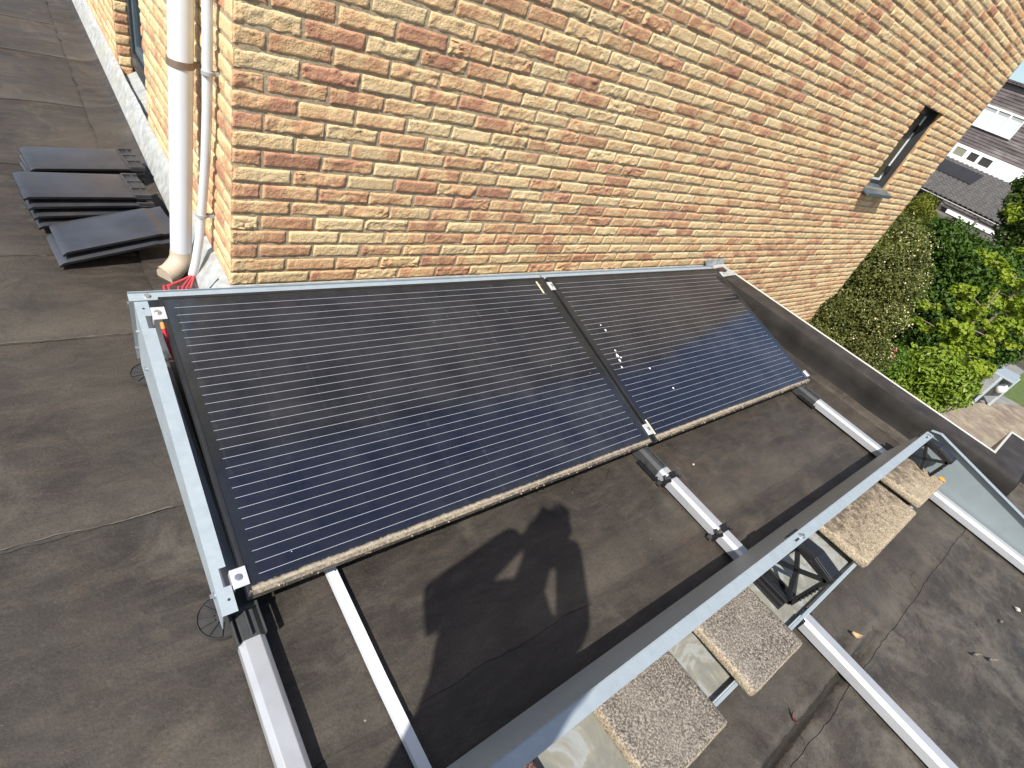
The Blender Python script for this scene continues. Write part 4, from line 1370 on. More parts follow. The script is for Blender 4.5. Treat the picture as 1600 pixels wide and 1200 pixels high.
# ballast tray
bt = empty('ballast_tray', (1.4, -2.0, -0.135), 'stained grey-green sheet tray under the ballast slabs', 'tray')
mb = MB(); mb.bb(X0, X1, -2.1405, -1.872, -0.1355, -0.133)
build(mb, 'tray_floor', M['tray'], bt)
mb = MB(); mb.bb(X0, 1.35, -2.1445, -2.141, -0.1355, -0.102); mb.bb(X0, 1.35, -2.154, -2.141, -0.102, -0.100)
build(mb, 'lip', M['zinc2'], bt)
mb = MB(); mb.bb(1.35, X1, -2.1485, -2.145, -0.1355, -0.100); mb.bb(1.35, X1, -2.158, -2.145, -0.100, -0.098)
build(mb, 'lip', M['zinc2'], bt)
mb = MB(); mb.bb(X0, X1, -2.160 + 0.004, -2.148 + 0.002, -0.0995, -0.0975)
build(mb, 'lip_edge', M['zinc'], bt)


def slab(xa, xb, y0, y1, zt, th, tiltx, mats, label, seed, rot=0.0):
    nx = max(8, int((xb - xa) / 0.012)); ny_ = max(8, int((y1 - y0) / 0.012)); nz = 5
    cx, cy = (xa + xb) / 2, (y0 + y1) / 2
    Mr = Matrix.Rotation(rot, 3, 'Z') @ Matrix.Rotation(tiltx, 3, 'X')
    vs = []; fs = []; mi_ = []
    def face(n1, n2, fn, m_):
        b = len(vs)
        for i in range(n1 + 1):
            for j in range(n2 + 1):
                p = fn(i / n1, j / n2)
                # chipped arrises
                hx, hy = (xb - xa) / 2, (y1 - y0) / 2
                ex = hx - abs(p[0]); ey = hy - abs(p[1]); ez = min(p[2], th - p[2]) if True else 0
                srt = sorted((ex, ey, max(ez, 0)))
                near = srt[0] + srt[1]
                ch = max(0, 0.010 - near) * 0.5
                nn = 0.004 * (float(vnoise(p[0] * 40 + seed * 3, p[1] * 40, p[2] * 40, seed)) - 0.5) + 0.0025 * (float(vnoise(p[0] * 110 + seed * 3, p[1] * 110, p[2] * 110, seed)) - 0.5)
                q_ = Vector((p[0] * (1 - (ch + nn * 0.6) / hx), p[1] * (1 - (ch + nn * 0.6) / hy), p[2] + (nn - ch if p[2] > th * 0.6 else (nn * 0.3 + (ch if p[2] < th * 0.3 else 0)))))
                q_ = Mr @ Vector((q_.x, q_.y, q_.z - th / 2))
                vs.append((cx + q_.x, cy + q_.y, zt - th / 2 + q_.z))
        for i in range(n1):
            for j in range(n2):
                a = b + i * (n2 + 1) + j
                fs.append((a, a + n2 + 1, a + n2 + 2, a + 1)); mi_.append(m_)
    hx, hy = (xb - xa) / 2, (y1 - y0) / 2
    face(nx, ny_, lambda a, b_: (-hx + 2 * hx * a, -hy + 2 * hy * b_, th), 0)
    face(nx, ny_, lambda a, b_: (-hx + 2 * hx * a, hy - 2 * hy * b_, 0), 1)
    face(nx, nz, lambda a, b_: (-hx + 2 * hx * a, -hy, th * b_), 1)
    face(nx, nz, lambda a, b_: (hx - 2 * hx * a, hy, th * b_), 1)
    face(ny_, nz, lambda a, b_: (-hx, hy - 2 * hy * a, th * b_), 1)
    face(ny_, nz, lambda a, b_: (hx, -hy + 2 * hy * a, th * b_), 1)
    import bmesh
    o = mesh_obj('ballast_slab', vs, fs, mats, None, mi_, True)
    bm = bmesh.new(); bm.from_mesh(o.data); bmesh.ops.remove_doubles(bm, verts=bm.verts, dist=0.0006); bmesh.ops.recalc_face_normals(bm, faces=bm.faces); bm.to_mesh(o.data); bm.free()
    o.data.polygons.foreach_set('use_smooth', [True] * len(o.data.polygons))
    o.data.set_sharp_from_angle(angle=math.radians(55))
    tag(o, label, 'ballast slab', 'concrete ballast slabs on the tray')
    return o


ba = [M['slab_a'], M['slab_edge']]; bb_ = [M['slab_b'], M['slab_edge']]
slab(0.385, 0.715, -2.200, -1.905, -0.056, 0.045, -0.05, ba, 'grey pebbly square ballast slab in the foreground, nearest the camera of the two plain ones', 1, 0.01)
slab(0.868, 1.200, -2.200, -1.905, -0.054, 0.045, -0.05, ba, 'grey pebbly square ballast slab beside the open black bracket', 2, -0.005)
slab(1.86, 2.555, -2.182, -1.905, -0.054, 0.045, -0.04, bb_, 'long ballast slab mottled with black and yellow lichen', 3, 0.0)
slab(2.655, 3.065, -2.175, -1.915, -0.050, 0.045, -0.04, bb_, 'shorter lichen-stained ballast slab with a reddish side by the end plate', 4, -0.01)
slab(-0.22, 0.165, -2.170, -1.905, -0.070, 0.045, -0.04, [M['slab_red'], M['slab_red']], 'dark reddish ballast slab peeping out at the bottom edge of the photo', 5, 0.0)

# triangular bracket (built at x = 1.405)
def bracket(xc, label):
    r = empty('support_bracket', (xc, -2.03, -0.13), label, 'bracket', 'black plastic support brackets')
    xa, xb = xc - 0.034, xc + 0.034
    mb = MB()
    pr_ = [(-1.925, 0.100), (-1.99, 0.109), (-2.035, 0.114), (-2.122, 0.092)]
    for (a, b_) in zip(pr_, pr_[1:]):
        mb.hexa([(xa, a[0], a[1] - 0.008), (xb, a[0], a[1] - 0.008), (xb, b_[0], b_[1] - 0.008), (xa, b_[0], b_[1] - 0.008)], [(xa, a[0], a[1]), (xb, a[0], a[1]), (xb, b_[0], b_[1]), (xa, b_[0], b_[1])])
    mb.bb(xa, xb, -2.126, -2.118, 0.070, 0.095)
    for (a, b_) in zip(pr_, pr_[1:]):
        for xs in (xa, xb - 0.005):
            mb.hexa([(xs, a[0], a[1] - 0.026), (xs + 0.005, a[0], a[1] - 0.026), (xs + 0.005, b_[0], b_[1] - 0.026), (xs, b_[0], b_[1] - 0.026)], [(xs, a[0], a[1] - 0.008), (xs + 0.005, a[0], a[1] - 0.008), (xs + 0.005, b_[0], b_[1] - 0.008), (xs, b_[0], b_[1] - 0.008)])
    build(mb, 'top_plate', M['plastic'], r, bevel=0.0015)
    mb = MB()
    mb.bb(xc + 0.010, xc + 0.014, -2.10, -2.045, 0.1118 - 0.012, 0.112 + 0.0005)
    mb = MB()
    for xs in (xc - 0.026,):
        T = (xs, -1.975, 0.085); C0 = (xs, -2.027, 0.010); Rr = (xs, -2.112, 0.066); Bm = (xs, -2.066, -0.080); Ba = (xs, -1.968, -0.118); Bb = (xs, -2.096, -0.118); Lf = (xs, -1.955, -0.03)
        for (a, b_) in ((T, C0), (C0, Rr), (C0, Bm), (C0, Lf), (T, Lf), (Lf, Ba), (Bb, Rr), (Bm, Bb), (Ba, Bb), (T, Rr)):
            mb.bar(a, b_, 0.016, 0.011, up=(1, 0, 0))
    build(mb, 'lattice_web', M['plastic'], r, bevel=0.001)
    mb = MB()
    for xs in (xc + 0.026,):
        T = (xs, -1.975, 0.085); Ba = (xs, -1.955, -0.118); Bb = (xs, -2.096, -0.118); Rr = (xs, -2.112, 0.066)
        for (a, b_) in ((T, Ba), (Bb, Rr), (Ba, Bb)):
            mb.bar(a, b_, 0.010, 0.010, up=(1, 0, 0))
    build(mb, 'rear_web', M['plastic'], r, bevel=0.001)
    mb = MB()
    a = Vector((xc - 0.026, -2.097, -0.09)); b_ = Vector((xc - 0.026, -2.112, 0.045))
    for j in range(6):
        p = a.lerp(b_, 0.25 + j * 0.13)
        mb.bar(p, p + Vector((-0.016, -0.006, -0.008)), 0.006, 0.006)
    build(mb, 'tooth_rack', M['plastic'], r)
    mb = MB()
    for j, (dx, h) in enumerate(((-0.075, 0.012), (-0.058, 0.022), (-0.043, 0.014))):
        mb.bb(xc + dx - 0.006, xc + dx + 0.006, -2.085, -1.93, -0.1328, -0.1328 + h + 0.014)
    mb.bb(xc - 0.088, xc + 0.034, -2.085, -1.93, -0.1330, -0.124)
    mb.bb(xc - 0.030, xc + 0.034, -1.952, -1.944, -0.124, 0.085)  # dark plate added to stand for the shadow under the flange
    build(mb, 'base_rib_and_shade_plate', M['plastic'], r, bevel=0.0015)
    return r


b1 = bracket(1.405, 'black lattice bracket open between the two pairs of slabs')
b2 = copy_thing(b1, (1.640, 0, 0), 'black lattice bracket against the inner face of the end plate')
for dx, lb_ in ((-1.57, 'black bracket holding the top left corner of the panels'), (0.0, 'black bracket under the gap between the panels'), (1.66, 'black bracket under the right top corner of the panels')):
    copy_thing(b1, (dx, 1.655, 0.030), lb_)

# right end plate of the second row
ep = empty('side_plate', (3.17, -2.4, -0.1), 'tall zinc end plate closing the open second row by the parapet', 'wind plate')
slope = math.tan(0.19)
def zt(y): return 0.128 + (y + 1.99) * slope if y < -1.99 else 0.128 - (y + 1.99) * 0.35
mb = MB()
ys_ = [-1.945, -1.99, -2.10, -3.05]
top = [(y, zt(y)) for y in ys_]
botz = -0.155
xp = 3.168
outl = [(-1.875, -0.15)] + top + [(-3.05, -0.165)]
mb.hexa([(xp, y, z) for y, z in outl], [(xp + 0.002, y, z) for y, z in outl])
build(mb, 'side_face', M['zinc3'], ep)
mb = MB()
for (a, b_) in zip(top, top[1:]):
    mb.hexa([(xp - 0.030, a[0], a[1] - 0.001), (xp + 0.0035, a[0], a[1] - 0.001), (xp + 0.0035, b_[0], b_[1] - 0.001), (xp - 0.030, b_[0], b_[1] - 0.001)], [(xp - 0.030, a[0], a[1] + 0.001), (xp + 0.0035, a[0], a[1] + 0.001), (xp + 0.0035, b_[0], b_[1] + 0.001), (xp - 0.030, b_[0], b_[1] + 0.001)])
build(mb, 'top_flange', M['zinc'], ep)

# ================================================================== LOOSE ROOF TILES
def tile_mesh():
    L, Wd = 0.465, 0.245
    nx, ny_ = 26, 14
    vs = []; fs = []; mi_ = []
    def top(a, b_):
        x = -L / 2 + L * a; y = -Wd / 2 + Wd * b_
        z = 0.030 + 0.005 * math.sin(math.pi * b_)
        if a < 0.05: z -= 0.010 * (1 - a / 0.05) ** 2
        if b_ < 0.06: z -= 0.004 * (1 - b_ / 0.06) ** 2
        if b_ > 0.95: z -= 0.008 * ((b_ - .95) / .05) ** 2
        if a > 0.86: z -= 0.006
        return (x, y, z)
    def sheet(fn, m_, flip=False):
        b = len(vs)
        for i in range(nx + 1):
            for j in range(ny_ + 1): vs.append(fn(i / nx, j / ny_))
        for i in range(nx):
            for j in range(ny_):
                a = b + i * (ny_ + 1) + j
                q_ = (a, a + ny_ + 1, a + ny_ + 2, a + 1)
                fs.append(q_[::-1] if flip else q_); mi_.append(m_)
    sheet(top, 0)
    def bot(a, b_):
        x, y, z = top(a, b_)
        e = min(a, 1 - a) * L; e2 = min(b_, 1 - b_) * Wd
        return (x, y, z - 0.006 - (0.004 if (e < 0.012 or e2 < 0.010) else 0))
    sheet(bot, 1, True)
    n1 = (nx + 1) * (ny_ + 1)
    per = [i * (ny_ + 1) for i in range(nx + 1)] + [nx * (ny_ + 1) + j for j in range(1, ny_ + 1)] + [i * (ny_ + 1) + ny_ for i in range(nx - 1, -1, -1)] + [j for j in range(ny_ - 1, 0, -1)]
    for k in range(len(per)):
        a, b_ = per[k], per[(k + 1) % len(per)]
        fs.append((a, a + n1, b_ + n1, b_)); mi_.append(2)  # rim faces coloured black for the shade between stacked tiles
    return vs, fs, mi_


tv, tf, tmi = tile_mesh()
tile_root = empty('roof_tile', (0, 0, 0), '', 'roof tile')
t_body = mesh_obj('tile_body', tv, tf, [M['glaze'], M['clay'], M['plastic']], tile_root, tmi, True, 35)
mb = MB()
for yy in (-0.115, -0.04, 0.03, 0.105): mb.bb(0.168, 0.232, yy - 0.005, yy + 0.005, 0.022, 0.037)
mb.bb(0.164, 0.172, -0.118, 0.108, 0.022, 0.036); mb.bb(0.205, 0.212, -0.118, 0.108, 0.022, 0.033)
mb.bb(0.188, 0.236, -0.036, 0.026, 0.022, 0.030)
t_lock = build(mb, 'head_lap_ribs', M['glaze'], tile_root, bevel=0.002)
mb = MB()
for yy in (-0.06, 0.06): mb.bb(-0.20, 0.19, yy - 0.006, yy + 0.006, -0.001, 0.024)
mb.bb(-0.215, -0.205, -0.09, 0.09, -0.001, 0.022)
t_roll = build(mb, 'under_rib', M['clay'], tile_root)
TG = 'black glazed roof tiles stacked on the roof'
stacks = []
for k in range(3): stacks.append(((-0.345 + 0.004 * k, 1.32 - 0.004 * k, -0.181 + 0.036 * k), 9 - k, -1.5, 'black glazed roof tile in the rear stack, %s' % ('bottom one', 'middle one', 'topmost one')[k]))
for k in range(4): stacks.append(((-0.352 - 0.007 * k, 0.905 + 0.012 * k, -0.183 + 0.036 * k), 9 - 1.0 * k, 0, 'black glazed roof tile in the tall middle stack, %s' % ('lowest of four', 'second from the bottom', 'third from the bottom', 'topmost of four')[k]))
stacks.append(((-0.322, 0.598, -0.150), 6, -11.5, 'black glazed roof tile lying lowest in the skewed front pair'))
stacks.append(((-0.305, 0.612, -0.108), 6, -11.5, 'black glazed roof tile lying skewed on top of the front pair'))
for i, (loc, rz, ry, lb) in enumerate(stacks):
    if i == 0: r = tile_root
    else:
        r = tile_root.copy(); COL.objects.link(r)
        for ch in (t_body, t_lock, t_roll):
            c_ = ch.copy(); COL.objects.link(c_); c_.parent = r
            if i >= 7 and ch is t_lock: bpy.data.objects.remove(c_)
    r.location = loc; r.rotation_euler = (0, math.radians(ry), math.radians(rz))
    if i >= 7: r.scale = (0.92, 1.0, 1.0)
    tag(r, lb, 'roof tile', TG)

# ================================================================== SMALL LITTER
def blob(name, c, s, mat, label, cat, seed, group=None):
    mb = MB(); n_ = 8; rr = random.Random(seed)
    vs = []; fs = []
    for i in range(5):
        th_ = math.pi * i / 4
        for j in range(n_):
            ph = 2 * math.pi * j / n_; k = rr.uniform(0.75, 1.15)
            vs.append((c[0] + s[0] * math.sin(th_) * math.cos(ph) * k, c[1] + s[1] * math.sin(th_) * math.sin(ph) * k, c[2] + s[2] * math.cos(th_)))
    for i in range(4):
        for j in range(n_): fs.append((i * n_ + j, (i + 1) * n_ + j, (i + 1) * n_ + (j + 1) % n_, i * n_ + (j + 1) % n_))
    mb.add(vs, fs)
    return tag(build(mb, name, mat, None, smooth=True), label, cat, group)


zr = ROOF + 0.008
blob('pebble', (2.719, -2.737, zr + 0.006), (0.013, 0.012, 0.008), M['pebble'], 'pale pebble on the dark roof near the right edge, larger of two', 'pebble', 1, 'pebbles on the roof')
blob('pebble', (2.517, -2.702, zr + 0.004), (0.013, 0.008, 0.006), M['seam_dust'], 'dull brown pebble beside the pale one on the roof', 'pebble', 2, 'pebbles on the roof')
blob('pebble', (1.68, -1.422, zr + 0.003), (0.006, 0.005, 0.004), M['pebble'], 'tiny pale pebble on the roof right of the middle rail', 'pebble', 3, 'pebbles on the roof')


def leaf_thing(c, L, Wd, mat, label, rz, seed):
    mb = MB(); n_ = 8; vs = []
    for i in range(n_ + 1):
        t__ = i / n_; wv = Wd * math.sin(math.pi * t__) ** 0.8 + 0.0006
        for sgn in (-1, 0, 1):
            p = Vector((L * (t__ - .5), sgn * wv, 0.010 * abs(sgn) + 0.012 * (t__ - .5) ** 2 * 4))
            p = Matrix.Rotation(rz, 3, 'Z') @ p
            vs.append(Vector(c) + p)
    fs = []
    for i in range(n_):
        for k in range(2):
            a = i * 3 + k
            fs.append((a, a + 3, a + 4, a + 1))
    mb.add(vs, fs)
    o = build(mb, 'dry_leaf', mat, None, smooth=True)
    md = o.modifiers.new('thick', 'SOLIDIFY'); md.thickness = 0.0012
    tag(o, label, 'leaf', 'dry leaves on the roof')


leaf_thing((1.62, -2.320, zr + 0.004), 0.040, 0.012, M['dryleaf'], 'curled tan dry leaf beside the groove in the roof', 2.2, 1)
leaf_thing((2.13, -2.671, zr + 0.002), 0.045, 0.006, M['seam_dust'], 'narrow grey leaf on the roof, left one of two', 2.6, 2)
leaf_thing((2.187, -2.725, zr + 0.002), 0.045, 0.008, M['seam_dust'], 'narrow grey leaf on the roof, right one of two', 2.5, 3)
leaf_thing((1.055, -2.33, zr + 0.003), 0.035, 0.004, simple('red_stalk', (0.10, 0.03, 0.03), 0.7), 'thin dark red stalk lying in the roof groove', 0.9, 4)
blob('orange_scrap', (3.075, -2.155, -0.045), (0.018, 0.020, 0.008), M['orange'], 'bright orange scrap stuck at the corner of the last ballast slab', 'scrap', 5)
# thin wire loop peeping from under the panel
mb = MB(); mb.tube([(0.95, -1.30, -0.188), (0.98, -1.335, -0.187), (1.05, -1.345, -0.187), (1.14, -1.32, -0.187), (1.20, -1.28, -0.186)], 0.0016, 6)
tag(build(mb, 'thin_wire', M['rubber'], None, smooth=True), 'thin dark wire curling out below the left panels low edge', 'wire')

# ================================================================== GROUND AND GARDEN
def sheet(name, pts, z, mat):
    o = mesh_obj(name, [(p[0], p[1], z) for p in pts], [tuple(range(len(pts)))], mat)
    structure(o); return o


sheet('ground', [(-300, -300), (400, -300), (400, 300), (-300, 300)], GROUND - 0.02, M['soil'])
sheet('paving', [(9.5, -9), (18.2, -9), (18.6, -2.55), (16.7, -1.95), (14.4, -1.5), (9.5, -1.7)], GROUND - 0.012, M['bricksoil'])
sheet('path', [(16.7, -1.95), (18.6, -2.6), (18.2, -9), (20.2, -9), (22.5, -1.6), (40, -1.0), (40, 1.2), (22.0, -0.6), (17.2, -0.9)], GROUND - 0.008, M['concrete'])
sheet('lawn', [(18.3, -1.95), (22.3, -2.05), (26, -9), (20.3, -9), (18.55, -2.65)], GROUND - 0.004, M['grass'])
sheet('street', [(30.0, -60), (36, -60), (36, 60), (30.0, 60)], GROUND - 0.004, M['asphalt'])


def leaves(name, blobs, dens, size, mat, parent, seed, aspect=0.55, shell=0.55, up=0.3, jit=0.12, cmod=None):
    r = np.random.default_rng(seed)
    Cs = []; Nn = []; Cl = []
    for (x, y, z, R) in blobs:
        n = int(dens * 4 * math.pi * R * R)
        d = r.normal(size=(n, 3)); d /= np.linalg.norm(d, axis=1)[:, None]
        rad = R * (1 - shell * r.random(n) ** 2.0) * (1 + jit * r.normal(size=n))
        # lumpy outline
        rad = rad * (0.86 + 0.34 * vnoise(d[:, 0] * 3 + x, d[:, 1] * 3 + y, d[:, 2] * 3 + z, seed))
        p = np.array([x, y, z]) + d * rad[:, None] * np.array([1, 1, 1.0])
        Cs.append(p); Nn.append(d)
        clump = vnoise(p[:, 0] * 5, p[:, 1] * 5, p[:, 2] * 5, seed + 1)
        Cl.append(np.clip(0.65 * clump + 0.45 * r.random(n) - 0.05, 0, 1))
    P = np.concatenate(Cs); D = np.concatenate(Nn); C_ = np.concatenate(Cl)
    n = len(P)
    nr = D * 0.8 + r.normal(size=(n, 3)) * 0.6 + np.array([0, 0, up])
    nr /= np.linalg.norm(nr, axis=1)[:, None]
    a = np.cross(nr, r.normal(size=(n, 3))); a /= np.linalg.norm(a, axis=1)[:, None]
    b_ = np.cross(nr, a)
    L = size * (0.6 + 0.8 * r.random(n))[:, None]; Wd = L * aspect
    fold = nr * L * 0.18
    v = np.stack([P - a * L * .5, P + b_ * Wd * .5 + fold - a * L * 0.05, P + a * L * .5, P - b_ * Wd * .5 + fold - a * L * 0.05], 1).reshape(-1, 3)
    f = np.arange(4 * n).reshape(n, 4)
    tri = np.concatenate([f[:, [0, 1, 2]], f[:, [0, 2, 3]]])
    o = mesh_obj(name, v, tri, mat, parent)
    at = o.data.attributes.new('lc', 'FLOAT', 'POINT')
    at.data.foreach_set('value', np.repeat(C_, 4).astype(np.float32))
    return o


def stem(name, pts, rad, parent, mat=None):
    mb = MB(); mb.tube(pts, rad, 9)
    return build(mb, name, mat or M['bark'], parent, smooth=True)


def below(bl, k=1.0):
    """fill the plant down to the ground"""
    out = []
    for (x, y, z, R) in bl:
        zz = z - R * 1.3
        while zz > GROUND + 0.2:
            out.append((x, y, zz, R * k)); zz -= R * 1.4
    return out


WS = [(7.9, 0.01, 0.20, 0.35), (7.8, -0.31, 0.16, 0.18), (7.7, -0.08, -0.13, 0.42), (7.6, -0.11, -0.6, 0.41), (7.5, -0.21, -1.05, 0.37), (7.7, -0.39, -0.12, 0.29), (7.6, -0.52, -0.52, 0.27), (7.12, -0.10, -0.72, 0.17), (7.5, -0.68, -1.02, 0.3), (6.98, -0.15, -1.04, 0.18), (7.62, 0.15, -0.01, 0.21), (7.05, -0.12, -1.3, 0.2), (7.3, -0.3, -1.45, 0.35), (7.4, -0.3, -2.0, 0.45), (7.5, -0.3, -2.6, 0.5)]
PK = [(8.2, -0.51, -1.01, 0.2), (8.1, -0.57, -1.32, 0.26), (8.2, -0.86, -1.12, 0.23), (8.2, -0.41, -0.76, 0.09), (8.1, -0.65, -1.75, 0.35), (8.1, -0.65, -2.35, 0.4), (8.1, -0.65, -2.8, 0.35)]
LA = [(8.7, -1.03, -1.41, 0.36), (8.7, -1.31, -1.15, 0.36), (8.7, -1.59, -1.10, 0.28), (8.6, -1.48, -1.46, 0.27), (8.7, -1.69, -0.95, 0.15), (8.7, -1.33, -0.95, 0.2), (8.7, -1.25, -1.9, 0.45), (8.7, -1.25, -2.5, 0.5), (8.7, -1.5, -1.9, 0.3), (8.7, -1.5, -2.5, 0.35)]
DH = [(12.5, 0.33, -0.04, 0.44), (12.5, -0.26, -0.17, 0.5), (12.5, 0.07, -0.51, 0.43), (12.7, -0.69, -0.18, 0.47), (12.3, -0.02, -1.03, 0.37), (12.5, -0.48, -0.73, 0.49), (12.5, -1.08, -0.74, 0.59), (12.3, -0.49, -1.45, 0.5), (12.5, -1.44, -0.77, 0.44), (12.5, -1.50, -1.10, 0.34), (12.5, 0.64, 0.08, 0.24), (12.4, -1.1, -1.5, 0.5), (12.4, -0.5, -2.1, 0.55), (12.4, -0.95, -2.2, 0.5), (12.4, -0.6, -2.7, 0.5), (12.4, -1.0, -2.7, 0.42), (12.4, 0.3, -1.6, 0.5), (12.4, 0.4, -2.4, 0.55)]
AC = [(13.0, 1.26, 0.34, 0.22), (13.0, 1.02, 0.20, 0.15), (13.0, 1.33, 0.15, 0.21), (13.0, 1.12, -0.02, 0.2), (13.0, 1.2, -0.35, 0.35), (13.0, 1.2, -0.9, 0.4)]
G1 = [(9.5, -0.38, -0.74, 0.09), (9.5, -0.57, -0.79, 0.09), (9.5, -0.76, -0.83, 0.09), (9.5, -0.89, -0.68, 0.13), (9.5, -1.07, -0.66, 0.15), (9.5, -1.11, -0.57, 0.1), (9.5, -0.89, -0.33, 0.14), (9.5, -1.07, -0.32, 0.14), (9.5, -1.21, -0.35, 0.09), (9.5, -0.46, -0.51, 0.1), (9.5, -0.61, -0.5, 0.1), (9.5, -0.75, -0.15, 0.14), (9.5, -0.98, -0.1, 0.16), (9.5, -1.1, -0.82, 0.11), (9.5, -1.31, -0.84, 0.17), (9.5, -1.51, -0.85, 0.19), (9.5, -1.67, -0.88, 0.15), (9.5, -1.52, -0.61, 0.12), (9.5, -1.48, -0.47, 0.09), (9.42, -1.17, -0.45, 0.12), (9.42, -1.13, -0.2, 0.12), (9.42, -1.24, -0.72, 0.10), (9.42, -1.05, -0.55, 0.10), (9.45, -1.32, -0.62, 0.12)]
G2 = [(10.2, -0.58, 0.32, 0.11), (10.2, -0.79, 0.29, 0.12), (10.2, -0.98, 0.24, 0.11), (10.2, -1.14, 0.21, 0.13), (10.2, -1.06, -0.04, 0.14), (10.2, -1.35, -0.07, 0.19), (10.2, -1.44, -0.27, 0.15), (10.2, -1.64, -0.33, 0.17), (10.2, -1.65, -0.5, 0.12), (10.2, -0.94, 0.54, 0.13), (10.2, -1.41, 0.08, 0.19), (10.2, -1.6, 0.3, 0.2), (10.2, -1.2, 0.75, 0.16), (10.1, -1.25, -0.12, 0.13), (10.1, -1.28, -0.42, 0.14), (10.1, -1.2, 0.40, 0.12), (10.1, -1.45, -0.45, 0.14)]
BT = [(17.0, 0.55, 1.0, 0.34), (17.0, 0.05, 0.73, 0.52), (17.0, 0.25, 0.38, 0.36), (17.0, 0.80, 1.3, 0.2), (17.0, 0.62, 0.68, 0.2), (17.0, -0.19, 0.16, 0.45), (17.0, -0.02, 0.0, 0.33), (17.0, -0.6, 1.2, 0.7), (17.0, -0.8, 0.5, 0.7), (17.2, 0.2, 1.9, 0.6), (17.2, -0.7, 2.1, 0.7), (17.2, -0.3, 2.7, 0.5)]

L_olive = mat_leaf('olive_leaf', (0.040, 0.054, 0.014), (0.19, 0.205, 0.052), 0.28, 0.4)
L_bright = mat_leaf('bright_leaf', (0.05, 0.11, 0.012), (0.17, 0.27, 0.035), 0.35, 0.35)
L_laurel = mat_leaf('laurel_leaf', (0.06, 0.13, 0.012), (0.30, 0.38, 0.05), 0.32, 0.3)
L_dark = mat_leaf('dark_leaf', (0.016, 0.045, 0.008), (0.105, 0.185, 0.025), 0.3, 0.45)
L_gink = mat_leaf('yellow_green_leaf', (0.14, 0.22, 0.018), (0.40, 0.47, 0.06), 0.45, 0.5)
L_acer = mat_leaf('acer_leaf', (0.10, 0.14, 0.015), (0.26, 0.26, 0.04), 0.4, 0.5)
L_tree = mat_leaf('tree_leaf', (0.022, 0.045, 0.010), (0.11, 0.16, 0.03), 0.35, 0.4)
L_cream = mat_leaf('cream_blossom', (0.45, 0.40, 0.18), (0.75, 0.68, 0.40), 0.1, 0.6)
L_pink = mat_leaf('pink_blossom', (0.60, 0.20, 0.22), (0.80, 0.42, 0.40), 0.2, 0.6)

r = empty('wall_shrub', (7.6, -0.2, GROUND), 'tall olive shrub with cream berries hugging the far brick wall corner', 'shrub')
stem('stem', [(7.6, -0.2, GROUND), (7.6, -0.2, -1.5), (7.65, -0.15, -0.2)], [0.06, 0.05, 0.02], r)
leaves('crown', WS, 4200, 0.036, L_olive, r, 3, 0.5)
leaves('berries', [b for b in WS if b[2] > -1.5], 130, 0.017, L_cream, r, 4, 0.9, 0.12)
leaves('berries', [(7.88, -0.12, 0.12, 0.36), (7.85, -0.34, 0.1, 0.2), (7.68, -0.46, -0.2, 0.27), (7.58, -0.6, -0.55, 0.26), (7.5, -0.72, -0.95, 0.22)], 330, 0.019, L_cream, r, 14, 0.9, 0.1)
r = empty('rose_bush', (8.1, -0.6, GROUND), 'small bright green bush with a few pink flowers beside the parapet', 'bush')
stem('stem', [(8.1, -0.6, GROUND), (8.1, -0.6, -1.3)], [0.03, 0.012], r)
leaves('crown', PK, 2400, 0.045, L_bright, r, 5, 0.55)
leaves('blossom', [(8.05, -0.45, -0.84, 0.05), (8.02, -0.50, -0.90, 0.035), (8.0, -0.42, -0.95, 0.03), (7.98, -0.58, -1.06, 0.03), (8.0, -0.84, -0.93, 0.045), (7.98, -0.90, -0.99, 0.03), (7.95, -0.70, -1.2, 0.03)], 1500, 0.026, L_pink, r, 6, 0.9, 0.4)
r = empty('laurel_hedge', (8.7, -1.4, GROUND), 'glossy light green laurel hedge just over the parapet edge', 'hedge')
stem('stem', [(8.7, -1.4, GROUND), (8.7, -1.35, -1.4)], [0.05, 0.02], r)
leaves('crown', LA, 1500, 0.075, L_laurel, r, 7, 0.42, 0.5, 0.5)
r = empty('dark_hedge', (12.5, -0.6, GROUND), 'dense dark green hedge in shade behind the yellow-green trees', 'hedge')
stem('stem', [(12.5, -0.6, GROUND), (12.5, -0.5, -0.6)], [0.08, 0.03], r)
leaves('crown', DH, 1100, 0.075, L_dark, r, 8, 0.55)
r = empty('small_acer', (13.0, 1.2, GROUND), 'small yellowish tree below the neighbouring tiled roof', 'tree')
stem('trunk', [(13.0, 1.2, GROUND), (13.0, 1.2, 0.1)], [0.05, 0.02], r)
leaves('crown', AC, 1500, 0.055, L_acer, r, 9, 0.4)


def pleached(name, X, tr, tiers, bl, label, seed):
    r = empty(name, (X, tr[0][0], GROUND), label, 'tree', 'yellow-green garden trees')
    stem('trunk', [(X, y, z) for y, z in tr], [0.020, 0.019, 0.016, 0.008], r)
    for (a, b_) in tiers:
        stem('branch', [(X, *a), ((X), (a[0] + b_[0]) / 2, (a[1] + b_[1]) / 2 + 0.02), (X, *b_)], [0.009, 0.007, 0.003], r)
    rr = random.Random(seed)
    bl2 = []
    for (x, y, z, R) in bl:
        for k in range(4):
            bl2.append((x + rr.uniform(-1.6, 1.6) * R, y + rr.uniform(-.8, .8) * R, z + rr.uniform(-.45, .45) * R, R * rr.uniform(.28, .55)))
    leaves('crown', bl2, 1700, 0.054, L_gink, r, seed, 0.9, 0.7, 0.7, 0.22)


